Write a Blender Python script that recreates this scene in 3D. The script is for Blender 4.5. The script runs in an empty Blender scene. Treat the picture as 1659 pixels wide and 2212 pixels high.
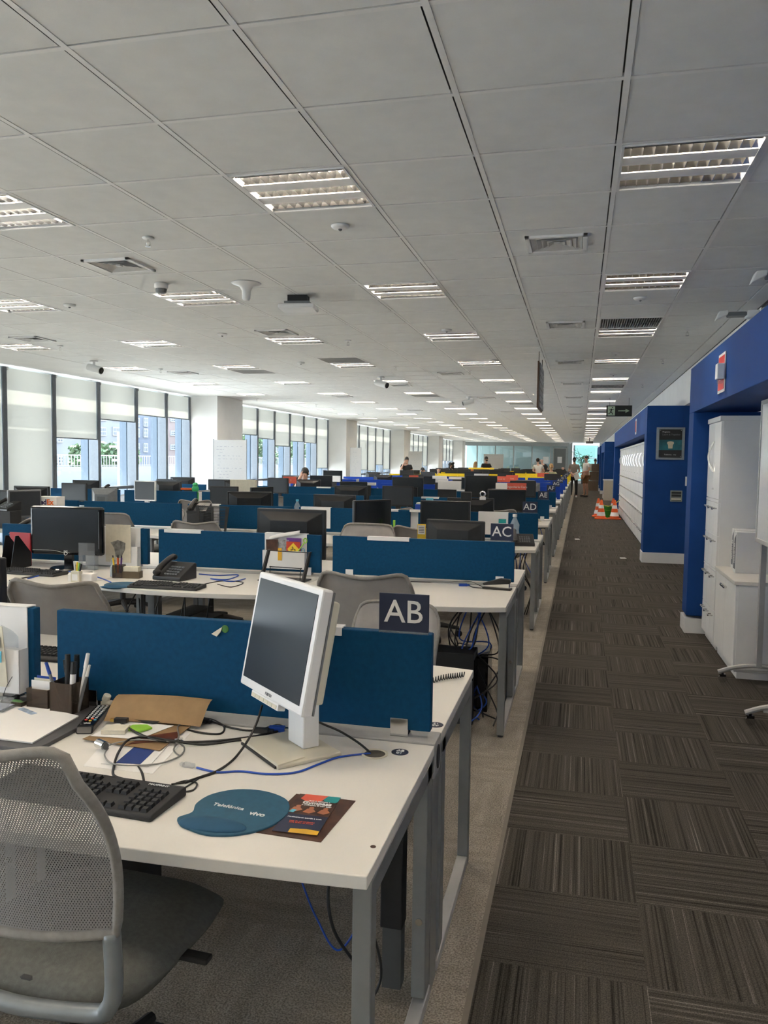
import bpy, math, random
from mathutils import Vector, Matrix
random.seed(11)
S = bpy.context.scene
PI = math.pi
rad = math.radians

# ------------------------------------------------------------------ camera
FPX, YAW, PIT, ROL, EYE = 1727.1, -.2400, -.0656, .0132, 1.54
def cam_axes():
    cy, sy = math.cos(YAW), math.sin(YAW)
    f = Vector((sy*math.cos(PIT), cy*math.cos(PIT), math.sin(PIT)))
    r = Vector((cy, -sy, 0)); u = r.cross(f)
    c, s = math.cos(ROL), math.sin(ROL)
    return c*r + s*u, -s*r + c*u, f
CR, CU, CF = cam_axes()
cd = bpy.data.cameras.new('camera'); cam = bpy.data.objects.new('camera', cd)
S.collection.objects.link(cam); S.camera = cam
cam.matrix_world = Matrix(((CR.x, CU.x, -CF.x, 0), (CR.y, CU.y, -CF.y, 0), (CR.z, CU.z, -CF.z, EYE), (0, 0, 0, 1)))
cd.sensor_fit = 'HORIZONTAL'; cd.sensor_width = 36; cd.lens = 36*FPX/1659
cd.clip_start = .05; cd.clip_end = 600
def at(px, py, X=None, Y=None, Z=None):
    """world point under a measured image point, on the plane X=, Y= or Z="""
    d = CR*((px-829.5)/FPX) + CU*(-(py-1106)/FPX) + CF
    if X is not None: s = X/d.x
    elif Y is not None: s = Y/d.y
    else: s = (Z-EYE)/d.z
    return Vector((d.x*s, d.y*s, EYE+d.z*s))

# ------------------------------------------------------------------ world, sun, exposure
S.view_settings.view_transform = 'Standard'; S.view_settings.look = 'None'
S.view_settings.gamma = 1; S.view_settings.use_curve_mapping = False
S.view_settings.exposure = 2.5
W = bpy.data.worlds.new('sky'); S.world = W; W.use_nodes = True
nt = W.node_tree; nt.nodes.clear()
o = nt.nodes.new('ShaderNodeOutputWorld'); b = nt.nodes.new('ShaderNodeBackground')
g = nt.nodes.new('ShaderNodeTexCoord'); sx = nt.nodes.new('ShaderNodeSeparateXYZ'); cr = nt.nodes.new('ShaderNodeValToRGB')
nt.links.new(g.outputs['Generated'], sx.inputs[0]); nt.links.new(sx.outputs['Z'], cr.inputs[0])
cr.color_ramp.elements[0].position = 0; cr.color_ramp.elements[0].color = (.90, .95, 1, 1)
cr.color_ramp.elements[1].position = .6; cr.color_ramp.elements[1].color = (.74, .86, 1, 1)
nt.links.new(cr.outputs[0], b.inputs[0]); b.inputs[1].default_value = 1.9
nt.links.new(b.outputs[0], o.inputs[0])
sd = bpy.data.lights.new('sun', 'SUN'); sd.energy = 5; sd.angle = rad(.6); sd.color = (1, .93, .80)
sun = bpy.data.objects.new('sun', sd); S.collection.objects.link(sun)
sun.rotation_euler = Vector((.575, .10, -.80)).to_track_quat('-Z', 'Y').to_euler()
def portal(name, loc, size, direction):
    l = bpy.data.lights.new(name, 'AREA'); l.shape = 'RECTANGLE'; l.size, l.size_y = size
    l.cycles.is_portal = True
    ob = bpy.data.objects.new(name, l); S.collection.objects.link(ob); ob.location = loc
    ob.rotation_euler = Vector(direction).to_track_quat('-Z', 'Y').to_euler()

# ------------------------------------------------------------------ materials
MATS = {}
def mat(name, col, rough=.5, metal=0, var=.03, scale=30, bump=0, spec=.5, emit=0, alpha=None, bscale=None):
    if name in MATS: return MATS[name]
    m = bpy.data.materials.new(name); m.use_nodes = True; MATS[name] = m
    t = m.node_tree; p = t.nodes['Principled BSDF']; L = t.links
    p.inputs['Roughness'].default_value = rough; p.inputs['Metallic'].default_value = metal
    p.inputs['Specular IOR Level'].default_value = spec
    tc = t.nodes.new('ShaderNodeTexCoord'); n = t.nodes.new('ShaderNodeTexNoise'); n.inputs['Scale'].default_value = scale
    n.inputs['Detail'].default_value = 3
    L.new(tc.outputs['Object'], n.inputs['Vector'])
    r = t.nodes.new('ShaderNodeValToRGB')
    a = [max(0, c*(1-var*2)) for c in col]; z = [min(1, c*(1+var*2)) for c in col]
    r.color_ramp.elements[0].position = .3; r.color_ramp.elements[0].color = (*a, 1)
    r.color_ramp.elements[1].position = .7; r.color_ramp.elements[1].color = (*z, 1)
    L.new(n.outputs['Fac'], r.inputs[0]); L.new(r.outputs[0], p.inputs['Base Color'])
    if bump:
        n2 = t.nodes.new('ShaderNodeTexNoise'); n2.inputs['Scale'].default_value = bscale or scale*6
        L.new(tc.outputs['Object'], n2.inputs['Vector'])
        bp = t.nodes.new('ShaderNodeBump'); bp.inputs['Strength'].default_value = bump; bp.inputs['Distance'].default_value = .003
        L.new(n2.outputs['Fac'], bp.inputs['Height']); L.new(bp.outputs[0], p.inputs['Normal'])
    if emit:
        p.inputs['Emission Color'].default_value = (*col, 1); p.inputs['Emission Strength'].default_value = emit
    if alpha is not None:
        tr = t.nodes.new('ShaderNodeBsdfTransparent'); mx = t.nodes.new('ShaderNodeMixShader')
        mx.inputs[0].default_value = alpha; out = t.nodes['Material Output']
        tr.inputs[0].default_value = (*[.5+.5*c for c in col], 1)
        L.new(tr.outputs[0], mx.inputs[1]); L.new(p.outputs[0], mx.inputs[2]); L.new(mx.outputs[0], out.inputs[0])
    return m
def math_node(t, op, a, b=None, c=None):
    n = t.nodes.new('ShaderNodeMath'); n.operation = op
    for i, v in enumerate((a, b, c)):
        if v is None: continue
        if hasattr(v, 'links') or hasattr(v, 'is_output'): t.links.new(v, n.inputs[i])
        else: n.inputs[i].default_value = v
    return n.outputs[0]
white = mat('white_laminate', (.73, .71, .66), .38, var=.01, scale=4)
deskedge = mat('pale_grey_metal', (.42, .42, .41), .45, metal=.2, var=.02)
steel = mat('grey_painted_steel', (.25, .26, .26), .4, metal=.35, var=.02)
darksteel = mat('dark_grey_steel', (.10, .105, .105), .5, metal=.3)
chrome = mat('chrome', (.75, .75, .74), .12, metal=1, var=.01)
teal = mat('teal_blue_fabric', (.003, .056, .135), .7, var=.05, scale=60, bump=.12, bscale=900, spec=.15)
royal = mat('royal_blue_fabric', (.008, .045, .30), .75, var=.05, scale=60, spec=.2)
yellow = mat('yellow_fabric', (.85, .62, .03), .7, var=.04, spec=.2)
black = mat('black_plastic', (.012, .012, .013), .35, var=.1, scale=8)
mblack = mat('matte_black_plastic', (.018, .018, .019), .6, var=.1, scale=8)
gloss = mat('glossy_black_plastic', (.008, .008, .010), .12, var=.1)
scr = mat('black_lcd_screen', (.010, .013, .017), .22, var=.04, scale=3)
scrg = mat('grey_lcd_screen', (.028, .034, .042), .34, var=.04, scale=3)
wplast = mat('white_plastic', (.78, .78, .78), .35, var=.01, scale=6)
ivory = mat('aged_ivory_plastic', (.66, .62, .50), .4, var=.02, scale=6)
gplast = mat('silver_grey_plastic', (.18, .19, .20), .4, var=.03)
paper = mat('white_paper', (.82, .81, .79), .8, var=.01, scale=5)
cream = mat('cream_paper', (.70, .66, .54), .8, var=.03)
kraft = mat('brown_kraft_paper', (.30, .19, .09), .8, var=.06, scale=20)
navy = mat('dark_navy_plate', (.018, .026, .062), .45, var=.03)
blue = mat('portal_blue_paint', (.010, .055, .225), .6, var=.04, scale=3, bump=.1, bscale=200, spec=.15)
wallw = mat('white_wall_paint', (.74, .74, .73), .7, var=.015, scale=3)
cabw = mat('white_cabinet_laminate', (.87, .87, .86), .4, var=.012, scale=4)
beige = mat('beige_laminate', (.60, .55, .46), .5, var=.02)
red = mat('red_plastic', (.62, .03, .03), .4)
orange = mat('orange_plastic', (.85, .13, .02), .45)
coral = mat('coral_card', (.72, .12, .07), .5)
green = mat('green_plastic', (.02, .27, .03), .35)
lime = mat('lime_plastic', (.30, .62, .06), .4)
yel = mat('yellow_plastic', (.85, .60, .04), .4)
blueplast = mat('blue_plastic', (.01, .06, .36), .35)
cyan = mat('light_blue_plastic', (.10, .45, .60), .4)
purple = mat('purple_card', (.12, .03, .22), .5)
tealp = mat('teal_print', (.01, .30, .30), .4)
brownp = mat('brown_print', (.07, .03, .018), .35, var=.3, scale=25)
amber = mat('amber_print', (.75, .42, .03), .4)
skin = mat('skin', (.50, .27, .18), .5, var=.03); skin2 = mat('light_skin', (.62, .38, .28), .5, var=.03)
hairb = mat('black_hair', (.012, .009, .008), .5, var=.3); hairl = mat('blonde_hair', (.38, .23, .10), .5, var=.3)
smoke = mat('smoky_acrylic', (.10, .07, .05), .1, alpha=.55)
clear = mat('clear_acrylic', (.75, .78, .80), .08, alpha=.15)
bottlep = mat('pale_bottle_plastic', (.62, .72, .80), .1, alpha=.4)
chairplast = mat('grey_chair_frame', (.26, .245, .225), .7, var=.06, scale=60, bump=.2, bscale=500)
seatfab = mat('grey_seat_fabric', (.11, .112, .10), .85, var=.08, scale=90, bump=.3, bscale=500)
cable_k = mat('black_cable', (.012, .012, .012), .45); cable_b = mat('blue_cable', (.01, .07, .42), .4)
cable_g = mat('grey_cable', (.25, .25, .24), .35, metal=.4)
leafm = mat('green_leaf', (.06, .20, .04), .5, var=.3, scale=3)
louvre_m = mat('lamp_reflector', (.80, .80, .80), .16, metal=1, var=.01)
tube_m = mat('lamp_tube', (1, .86, .70), .3, emit=11.5)
tilem = mat('ceiling_tile', (.77, .78, .77), .85, var=.015, scale=9, bump=.15, bscale=400, spec=.1)
tbar = mat('ceiling_bar', (.82, .82, .81), .5, var=.01)

def mesh_fabric(name, col, pitch, open_):
    m = bpy.data.materials.new(name); m.use_nodes = True; MATS[name] = m
    t = m.node_tree; p = t.nodes['Principled BSDF']; L = t.links
    p.inputs['Base Color'].default_value = (*col, 1); p.inputs['Roughness'].default_value = .6
    tc = t.nodes.new('ShaderNodeTexCoord'); s = t.nodes.new('ShaderNodeSeparateXYZ'); L.new(tc.outputs['Object'], s.inputs[0])
    k = 2*PI/pitch
    a = math_node(t, 'COSINE', math_node(t, 'MULTIPLY', s.outputs['X'], k))
    z = math_node(t, 'COSINE', math_node(t, 'MULTIPLY', s.outputs['Z'], k*.62))
    f = math_node(t, 'MULTIPLY', a, z)
    hole = math_node(t, 'GREATER_THAN', f, open_)
    n = t.nodes.new('ShaderNodeTexNoise'); n.inputs['Scale'].default_value = 60; L.new(tc.outputs['Object'], n.inputs['Vector'])
    tr = t.nodes.new('ShaderNodeBsdfTransparent'); mx = t.nodes.new('ShaderNodeMixShader')
    L.new(hole, mx.inputs[0]); L.new(p.outputs[0], mx.inputs[1]); L.new(tr.outputs[0], mx.inputs[2])
    L.new(mx.outputs[0], t.nodes['Material Output'].inputs[0])
    return m
meshfab = mesh_fabric('grey_chair_mesh', (.235, .228, .222), .0056, .52)
meshfar = mat('pale_chair_mesh', (.38, .36, .345), .7, var=.04, scale=12, alpha=.92)

def blind_mat():
    m = bpy.data.materials.new('roller_blind_cloth'); m.use_nodes = True; t = m.node_tree; L = t.links
    t.nodes.remove(t.nodes['Principled BSDF'])
    d = t.nodes.new('ShaderNodeBsdfDiffuse'); d.inputs[0].default_value = (.42, .425, .40, 1)
    tl = t.nodes.new('ShaderNodeBsdfTranslucent'); tl.inputs[0].default_value = (.80, .78, .68, 1)
    mx = t.nodes.new('ShaderNodeMixShader'); mx.inputs[0].default_value = .115
    w = t.nodes.new('ShaderNodeTexNoise'); w.inputs['Scale'].default_value = 220; tc = t.nodes.new('ShaderNodeTexCoord')
    L.new(tc.outputs['Object'], w.inputs['Vector']); bp = t.nodes.new('ShaderNodeBump'); bp.inputs['Strength'].default_value = .1
    L.new(w.outputs['Fac'], bp.inputs['Height']); L.new(bp.outputs[0], d.inputs['Normal'])
    L.new(d.outputs[0], mx.inputs[1]); L.new(tl.outputs[0], mx.inputs[2]); L.new(mx.outputs[0], t.nodes['Material Output'].inputs[0])
    return m
blindm = blind_mat()
def glass_mat(name, tint, refl):
    m = bpy.data.materials.new(name); m.use_nodes = True; t = m.node_tree; L = t.links
    t.nodes.remove(t.nodes['Principled BSDF'])
    tr = t.nodes.new('ShaderNodeBsdfTransparent'); tr.inputs[0].default_value = (*tint, 1)
    gl = t.nodes.new('ShaderNodeBsdfGlossy'); gl.inputs['Roughness'].default_value = .02
    mx = t.nodes.new('ShaderNodeMixShader'); mx.inputs[0].default_value = refl
    L.new(tr.outputs[0], mx.inputs[1]); L.new(gl.outputs[0], mx.inputs[2]); L.new(mx.outputs[0], t.nodes['Material Output'].inputs[0])
    return m
glass = glass_mat('window_glass', (.92, .96, 1.0), .05)
glassd = glass_mat('office_glass', (.62, .72, .74), .14)

def carpet(name, tile, cols, light=False):
    m = bpy.data.materials.new(name); m.use_nodes = True; t = m.node_tree; L = t.links; p = t.nodes['Principled BSDF']
    p.inputs['Roughness'].default_value = .95; p.inputs['Specular IOR Level'].default_value = .1
    tc = t.nodes.new('ShaderNodeTexCoord'); s = t.nodes.new('ShaderNodeSeparateXYZ'); L.new(tc.outputs['Object'], s.inputs[0])
    X, Y = s.outputs['X'], s.outputs['Y']
    ix = math_node(t, 'FLOOR', math_node(t, 'DIVIDE', math_node(t, 'SUBTRACT', X, -.265), tile[0]))
    iy = math_node(t, 'FLOOR', math_node(t, 'DIVIDE', math_node(t, 'SUBTRACT', Y, 2.385), tile[1]))
    par = math_node(t, 'MODULO', math_node(t, 'ADD', math_node(t, 'ADD', ix, iy), 1000), 2)
    tid = math_node(t, 'ADD', math_node(t, 'MULTIPLY', ix, 7.31), math_node(t, 'MULTIPLY', iy, 3.77))
    def mix(a, b_):   # par==1 -> b_
        n = t.nodes.new('ShaderNodeMix'); n.data_type = 'FLOAT'; L.new(par, n.inputs[0]); L.new(a, n.inputs[2]); L.new(b_, n.inputs[3]); return n.outputs[0]
    u = mix(Y, X); v = mix(X, Y)
    cmb = t.nodes.new('ShaderNodeCombineXYZ')
    if not light:
        L.new(math_node(t, 'MULTIPLY', u, 95), cmb.inputs[0]); L.new(math_node(t, 'MULTIPLY', v, .5), cmb.inputs[1]); L.new(tid, cmb.inputs[2])
    else:
        L.new(math_node(t, 'MULTIPLY', u, 14), cmb.inputs[0]); L.new(math_node(t, 'MULTIPLY', v, 3), cmb.inputs[1]); L.new(tid, cmb.inputs[2])
    n = t.nodes.new('ShaderNodeTexNoise'); n.inputs['Scale'].default_value = 1; n.inputs['Detail'].default_value = 4; n.inputs['Roughness'].default_value = .7
    L.new(cmb.outputs[0], n.inputs['Vector'])
    r = t.nodes.new('ShaderNodeValToRGB'); e = r.color_ramp.elements
    e[0].position, e[1].position = cols[0][0], cols[-1][0]; e[0].color = (*cols[0][1], 1); e[1].color = (*cols[-1][1], 1)
    for q, c in cols[1:-1]:
        x = e.new(q); x.color = (*c, 1)
    L.new(n.outputs['Fac'], r.inputs[0])
    f = t.nodes.new('ShaderNodeTexNoise'); f.inputs['Scale'].default_value = 170 if light else 230; f.inputs['Detail'].default_value = 2
    L.new(tc.outputs['Object'], f.inputs['Vector'])
    r2 = t.nodes.new('ShaderNodeValToRGB'); q = r2.color_ramp.elements
    q[0].position, q[1].position = .36, .62; q[0].color = (.55, .55, .55, 1) if light else (.6, .6, .6, 1); q[1].color = (1.15, 1.15, 1.15, 1)
    L.new(f.outputs['Fac'], r2.inputs[0])
    mx = t.nodes.new('ShaderNodeMix'); mx.data_type = 'RGBA'; mx.blend_type = 'MULTIPLY'; mx.inputs[0].default_value = 1
    L.new(r.outputs[0], mx.inputs[6]); L.new(r2.outputs[0], mx.inputs[7]); L.new(mx.outputs[2], p.inputs['Base Color'])
    bp = t.nodes.new('ShaderNodeBump'); bp.inputs['Strength'].default_value = .6; bp.inputs['Distance'].default_value = .004
    L.new(f.outputs['Fac'], bp.inputs['Height']); L.new(bp.outputs[0], p.inputs['Normal'])
    return m
carpet_aisle = carpet('striped_carpet_tile', (.5, .46), [(.33, (.020, .018, .015)), (.43, (.062, .055, .045)), (.50, (.088, .079, .067)), (.60, (.098, .088, .076)), (.69, (.22, .20, .175))])
carpet_desk = carpet('speckled_carpet', (.5, .46), [(.25, (.26, .235, .19)), (.45, (.31, .28, .235)), (.75, (.42, .38, .32))], True)

# ------------------------------------------------------------------ mesh building
class MB:
    def __init__(s): s.v = []; s.f = []; s.M = None
    def add(s, vs, fs):
        n = len(s.v)
        s.v += [tuple(s.M @ Vector(p)) if s.M is not None else tuple(p) for p in vs]
        s.f += [tuple(i+n for i in f) for f in fs]; return s
    def box(s, a, b):
        (x0, y0, z0), (x1, y1, z1) = a, b
        x0, x1 = min(x0, x1), max(x0, x1); y0, y1 = min(y0, y1), max(y0, y1); z0, z1 = min(z0, z1), max(z0, z1)
        return s.add([(x0, y0, z0), (x1, y0, z0), (x1, y1, z0), (x0, y1, z0), (x0, y0, z1), (x1, y0, z1), (x1, y1, z1), (x0, y1, z1)],
              [(0, 3, 2, 1), (4, 5, 6, 7), (0, 1, 5, 4), (1, 2, 6, 5), (2, 3, 7, 6), (3, 0, 4, 7)])
    def prism(s, pts, z0, z1, axis='z'):
        n = len(pts)
        def m(p, z): return {'z': (p[0], p[1], z), 'y': (p[0], z, p[1]), 'x': (z, p[0], p[1])}[axis]
        vs = [m(p, z0) for p in pts]+[m(p, z1) for p in pts]
        return s.add(vs, [tuple(range(n))[::-1], tuple(range(n, 2*n))]+[(i, (i+1) % n, n+(i+1) % n, n+i) for i in range(n)])
    def tube(s, pts, r, n=8, closed=False, rs=None):
        pts = [Vector(p) for p in pts]; N = len(pts); vs = []; fs = []
        up = None
        for i, p in enumerate(pts):
            if closed: t = pts[(i+1) % N]-pts[i-1]
            else: t = pts[min(i+1, N-1)]-pts[max(i-1, 0)]
            t.normalize()
            if up is None: up = Vector((0, 0, 1)) if abs(t.z) < .9 else Vector((1, 0, 0))
            a = up-t*up.dot(t)
            if a.length < 1e-4: a = t.orthogonal()
            a.normalize(); up = a; c = t.cross(a); rr = rs[i] if rs else r
            for k in range(n):
                q = 2*PI*k/n; vs.append(p+(a*math.cos(q)+c*math.sin(q))*rr)
        for i in range(N if closed else N-1):
            j = (i+1) % N
            for k in range(n):
                fs.append((i*n+k, i*n+(k+1) % n, j*n+(k+1) % n, j*n+k))
        if not closed: fs += [tuple(range(n))[::-1], tuple(range((N-1)*n, N*n))]
        return s.add(vs, fs)
    def cyl(s, p0, p1, r0, r1=None, n=16): return s.tube([p0, p1], r0, n, rs=[r0, r0 if r1 is None else r1])
    def lathe(s, prof, c=(0, 0, 0), n=20):
        vs = [(c[0]+r*math.cos(2*PI*k/n), c[1]+r*math.sin(2*PI*k/n), c[2]+z) for r, z in prof for k in range(n)]
        fs = [(i*n+k, i*n+(k+1) % n, (i+1)*n+(k+1) % n, (i+1)*n+k) for i in range(len(prof)-1) for k in range(n)]
        fs += [tuple(range(n))[::-1], tuple(range((len(prof)-1)*n, len(prof)*n))]
        return s.add(vs, fs)
    def ball(s, c, r, n=12):
        if not hasattr(r, '__len__'): r = (r, r, r)
        vs = []; fs = []; m = n//2
        for i in range(m+1):
            a = PI*i/m
            for k in range(n):
                q = 2*PI*k/n; vs.append((c[0]+r[0]*math.sin(a)*math.cos(q), c[1]+r[1]*math.sin(a)*math.sin(q), c[2]+r[2]*math.cos(a)))
        for i in range(m):
            for k in range(n): fs.append((i*n+k, (i+1)*n+k, (i+1)*n+(k+1) % n, i*n+(k+1) % n))
        return s.add(vs, fs)
    def grid(s, fn, nu, nv):
        vs = [fn(i/nu, j/nv) for j in range(nv+1) for i in range(nu+1)]
        return s.add(vs, [(j*(nu+1)+i, j*(nu+1)+i+1, (j+1)*(nu+1)+i+1, (j+1)*(nu+1)+i) for j in range(nv) for i in range(nu)])
    def build(s, name, m, parent=None, bevel=0, smooth=False, thick=0, sub=0):
        me = bpy.data.meshes.new(name); me.from_pydata(s.v, [], s.f); me.materials.append(m)
        if smooth:
            for p in me.polygons: p.use_smooth = True
        me.update(); ob = bpy.data.objects.new(name, me); S.collection.objects.link(ob)
        if parent: ob.parent = parent
        if thick:
            x = ob.modifiers.new('thick', 'SOLIDIFY'); x.thickness = thick; x.offset = 0
        if sub:
            x = ob.modifiers.new('sub', 'SUBSURF'); x.levels = x.render_levels = sub
        if bevel:
            x = ob.modifiers.new('bevel', 'BEVEL'); x.width = bevel; x.segments = 2; x.limit_method = 'ANGLE'
        return ob
def box(a, b): return MB().box(a, b)
def spline(pts, n=6, closed=False):
    P = [Vector(p) for p in pts]; N = len(P); out = []
    for i in range(N if closed else N-1):
        p0 = P[(i-1) % N] if closed or i > 0 else P[0]; p1 = P[i]; p2 = P[(i+1) % N]; p3 = P[(i+2) % N] if closed or i+2 < N else P[-1]
        for k in range(n):
            t = k/n
            out.append(.5*((2*p1)+(p2-p0)*t+(2*p0-5*p1+4*p2-p3)*t*t+(3*p1-p0-3*p2+p3)*t**3))
    if not closed: out.append(P[-1])
    return out
def tag(o, label=None, cat=None, group=None, kind=None):
    if label: o['label'] = label
    if cat: o['category'] = cat
    if group: o['group'] = group
    if kind: o['kind'] = kind
    return o
def thing(name, label, cat, loc=(0, 0, 0), rz=0, group=None):
    o = bpy.data.objects.new(name, None); S.collection.objects.link(o); o.empty_display_size = .1
    o.location = loc; o.rotation_euler = (0, 0, rz); return tag(o, label, cat, group)
def one(mb, name, m, label, cat, loc=(0, 0, 0), rz=0, group=None, **k):
    o = mb.build(name, m, None, **k); o.location = loc; o.rotation_euler = (0, 0, rz); return tag(o, label, cat, group)
def struct(mb, name, m, parent=None, **k):
    o = mb.build(name, m, parent, **k)
    if parent is None: o['kind'] = 'structure'
    return o
def kids(o): return KIDS.get(o, [c for c in S.collection.objects if c.parent == o])
KIDS = {}
def freeze(root):
    """remember the children of a template so copying it stays quick"""
    ch = [c for c in S.collection.objects if c.parent is not None]
    def rec(o):
        KIDS[o] = [c for c in ch if c.parent == o]
        for c in KIDS[o]: rec(c)
    rec(root); return root
def dup(root, loc=None, rz=None, label=None, group=None):
    def rec(o, par):
        c = o.copy(); S.collection.objects.link(c)
        if par is not None: c.parent = par
        for k in KIDS.get(o, []): rec(k, c)
        return c
    r = rec(root, None)
    if loc is not None: r.location = loc
    if rz is not None: r.rotation_euler = (0, 0, rz)
    if label: r['label'] = label
    if group: r['group'] = group
    return r
def use(state, root, **k):
    """first call takes the template itself, later calls copy it"""
    if not state.get(root.name):
        state[root.name] = True
        if k.get('loc') is not None: root.location = k['loc']
        if k.get('rz') is not None: root.rotation_euler = (0, 0, k['rz'])
        if k.get('label'): root['label'] = k['label']
        if k.get('group'): root['group'] = k['group']
        return root
    return dup(root, **k)
USED = {}
def text(body, size, m, parent, loc, rot, name='lettering', ext=.0006, align='CENTER', sx=1, bold=0):
    c = bpy.data.curves.new(name, 'FONT'); c.body = body; c.size = size; c.extrude = ext; c.align_x = align; c.align_y = 'CENTER'
    c.resolution_u = 3; c.offset = bold
    ob = bpy.data.objects.new(name, c); S.collection.objects.link(ob)
    dg = bpy.context.evaluated_depsgraph_get(); me = bpy.data.meshes.new_from_object(ob.evaluated_get(dg))
    bpy.data.objects.remove(ob); bpy.data.curves.remove(c)
    me.materials.clear(); me.materials.append(m)
    o = bpy.data.objects.new(name, me); S.collection.objects.link(o); o.parent = parent; o.location = loc; o.rotation_euler = rot; o.scale = (sx, 1, 1)
    return o
FRONT = (PI/2, 0, 0)              # lettering that faces the viewer (-Y)
RIGHTW = (PI/2, 0, -PI/2)         # lettering on the corridor side, facing -X
ORD = ['first', 'second', 'third', 'fourth', 'fifth', 'sixth', 'seventh', 'eighth', 'ninth', 'tenth', 'eleventh', 'twelfth', 'thirteenth',
       'fourteenth', 'fifteenth', 'sixteenth', 'seventeenth', 'eighteenth', 'nineteenth', 'twentieth', '21st', '22nd', '23rd', '24th', '25th', '26th']

# ------------------------------------------------------------------ room shell
CZ = 2.93; YB = -5.0; YE = 60.0; XW = -8.80; XR = 1.50
struct(MB().box((-9.3, YB, -.1), (-.265, YE, 0)), 'floor', carpet_desk)
struct(MB().box((-.265, YB, -.1), (2.4, YE+9, 0)), 'floor', carpet_aisle)
struct(MB().box((-.275, YB, 0), (-.258, YE, .004)), 'trim_1', mat('carpet_seam', (.20, .18, .15), .9))
cols_x = [.1245+.625*k for k in range(-12, 2)]; rows_y = [3.117+.625*j for j in range(-13, 92)]
lampk, lampj = (0, -3, -6, -9, -12), [1+4*n for n in range(-3, 23)]
lampset = {(k, j) for k in lampk for j in lampj}
grilles = {(0, 8), (0, 19), (0, 31), (-6, 12), (-9, 14), (-6, 22), (-3, 26)}
grilles -= lampset
ct = MB()
for k in range(-12, 2):
    for j in range(-13, 91):
        if (k, j) in lampset or (k, j) in grilles: continue
        x0 = .1245+.625*k; x1 = x0+.625 if k < 1 else 1.36; y0 = 3.117+.625*j
        a_, c_, d_, e_ = x0+.013, x1-.019, y0+.012, y0+.625-.019
        ct.add([(a_, d_, CZ+.002), (a_, e_, CZ+.002), (c_, e_, CZ+.002), (c_, d_, CZ+.002)], [(0, 1, 2, 3)])
ceil = struct(ct, 'ceiling', tilem)
bk0 = MB()
for k in range(-12, 2):
    for j in range(-13, 91):
        if (k, j) in lampset or (k, j) in grilles: continue
        x0 = .1245+.625*k; y0 = 3.117+.625*j; bk0.add([(x0, y0, CZ+.018), (x0, y0+.625, CZ+.018), (x0+.625, y0+.625, CZ+.018), (x0+.625, y0, CZ+.018)], [(0, 1, 2, 3)])
bk0.build('shadow_gap_backing', darksteel, ceil)  # dark sheet above the tiles, paints the shadow gaps beside the bars
cb = MB()
for x in cols_x: cb.box((x-.012, YB, CZ), (x+.012, YE, CZ+.02))
for y in rows_y: cb.box((-7.3755, y-.011, CZ+.001), (1.36, y+.011, CZ+.019))
cbo = cb.build('ceiling_bars', tbar, ceil)
struct(MB().box((XW-.06, YB, CZ), (-7.3755, YE, CZ+.1)), 'ceiling', wallw)
struct(MB().box((1.352, YB, CZ-.002), (XR, YE, CZ+.1)), 'ceiling', wallw)
struct(MB().box((XW-.1, YB, CZ+.25), (2.4, YE, CZ+.35)), 'ceiling', darksteel)       # slab above the tiles
struct(MB().box((XR, 7.7, 2.415), (XR+.5, YE, CZ+.25)).box((XR, YB, 2.80), (XR+.5, 5.85, CZ+.25)).box((XR, 5.85, 2.80), (XR+.5, 7.7, 2.86)), 'wall_right', wallw)
struct(MB().box((XR-.004, YB, CZ-.012), (XR+.01, YE, CZ+.002)), 'ceiling_gap_strip', mblack)  # black strip, the dark gap between wall and ceiling put in as colour
struct(MB().box((XR+.5, YB, 0), (XR+.6, YE, CZ+.25)), 'wall_right', wallw)
struct(MB().box((XW-.3, YB-.1, 0), (2.1, YB, CZ+.25)), 'wall_back', wallw)

# columns and glazed bays on the left
COLS = [(16.8, 18.2), (27.1, 28.5), (36.6, 38.0), (46.0, 47.4), (55.6, 57.0)]
for a, b_ in COLS: struct(MB().box((XW-.2, a, 0), (-8.03, b_, CZ)), 'wall_left', wallw, bevel=.006)
struct(MB().box((XW-.08, YB, 2.90), (XW-.05, YE, CZ+.25)).box((XW-.3, YB, -.1), (XW-.05, YE, .12)), 'wall_left', wallw)
bays = [(YB, 16.8, [-4, -2.8, -1.55, -.3, .95, 2.2, 3.45, 4.7, 5.9, 7.15, 8.3, 9.5, 10.72, 11.92, 13.22, 14.52, 15.72]),
        (18.2, 27.1, None), (28.5, 36.6, None), (38.0, 46.0, None), (47.4, 55.6, None), (57.0, YE, None)]
finm = mat('pale_blue_facade_fin', (.08, .115, .155), .5)
alum = mat('window_aluminium', (.12, .135, .15), .4, metal=.3)
blind_z = {0: [1.0]*12+[.85, .85, 1.84, 2.22, 2.38, 2.39], 1: [2.2, 2.16, 2.085, 1.90, 2.07, 2.057, 1.213], 2: [2.0, 1.9, 1.1, 1.05, 1.3, 1.1], 3: [1.6, 1.9, 1.2, 1.0, 1.5, 1.2], 4: [1.5]*7, 5: [1.4]*3}
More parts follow.
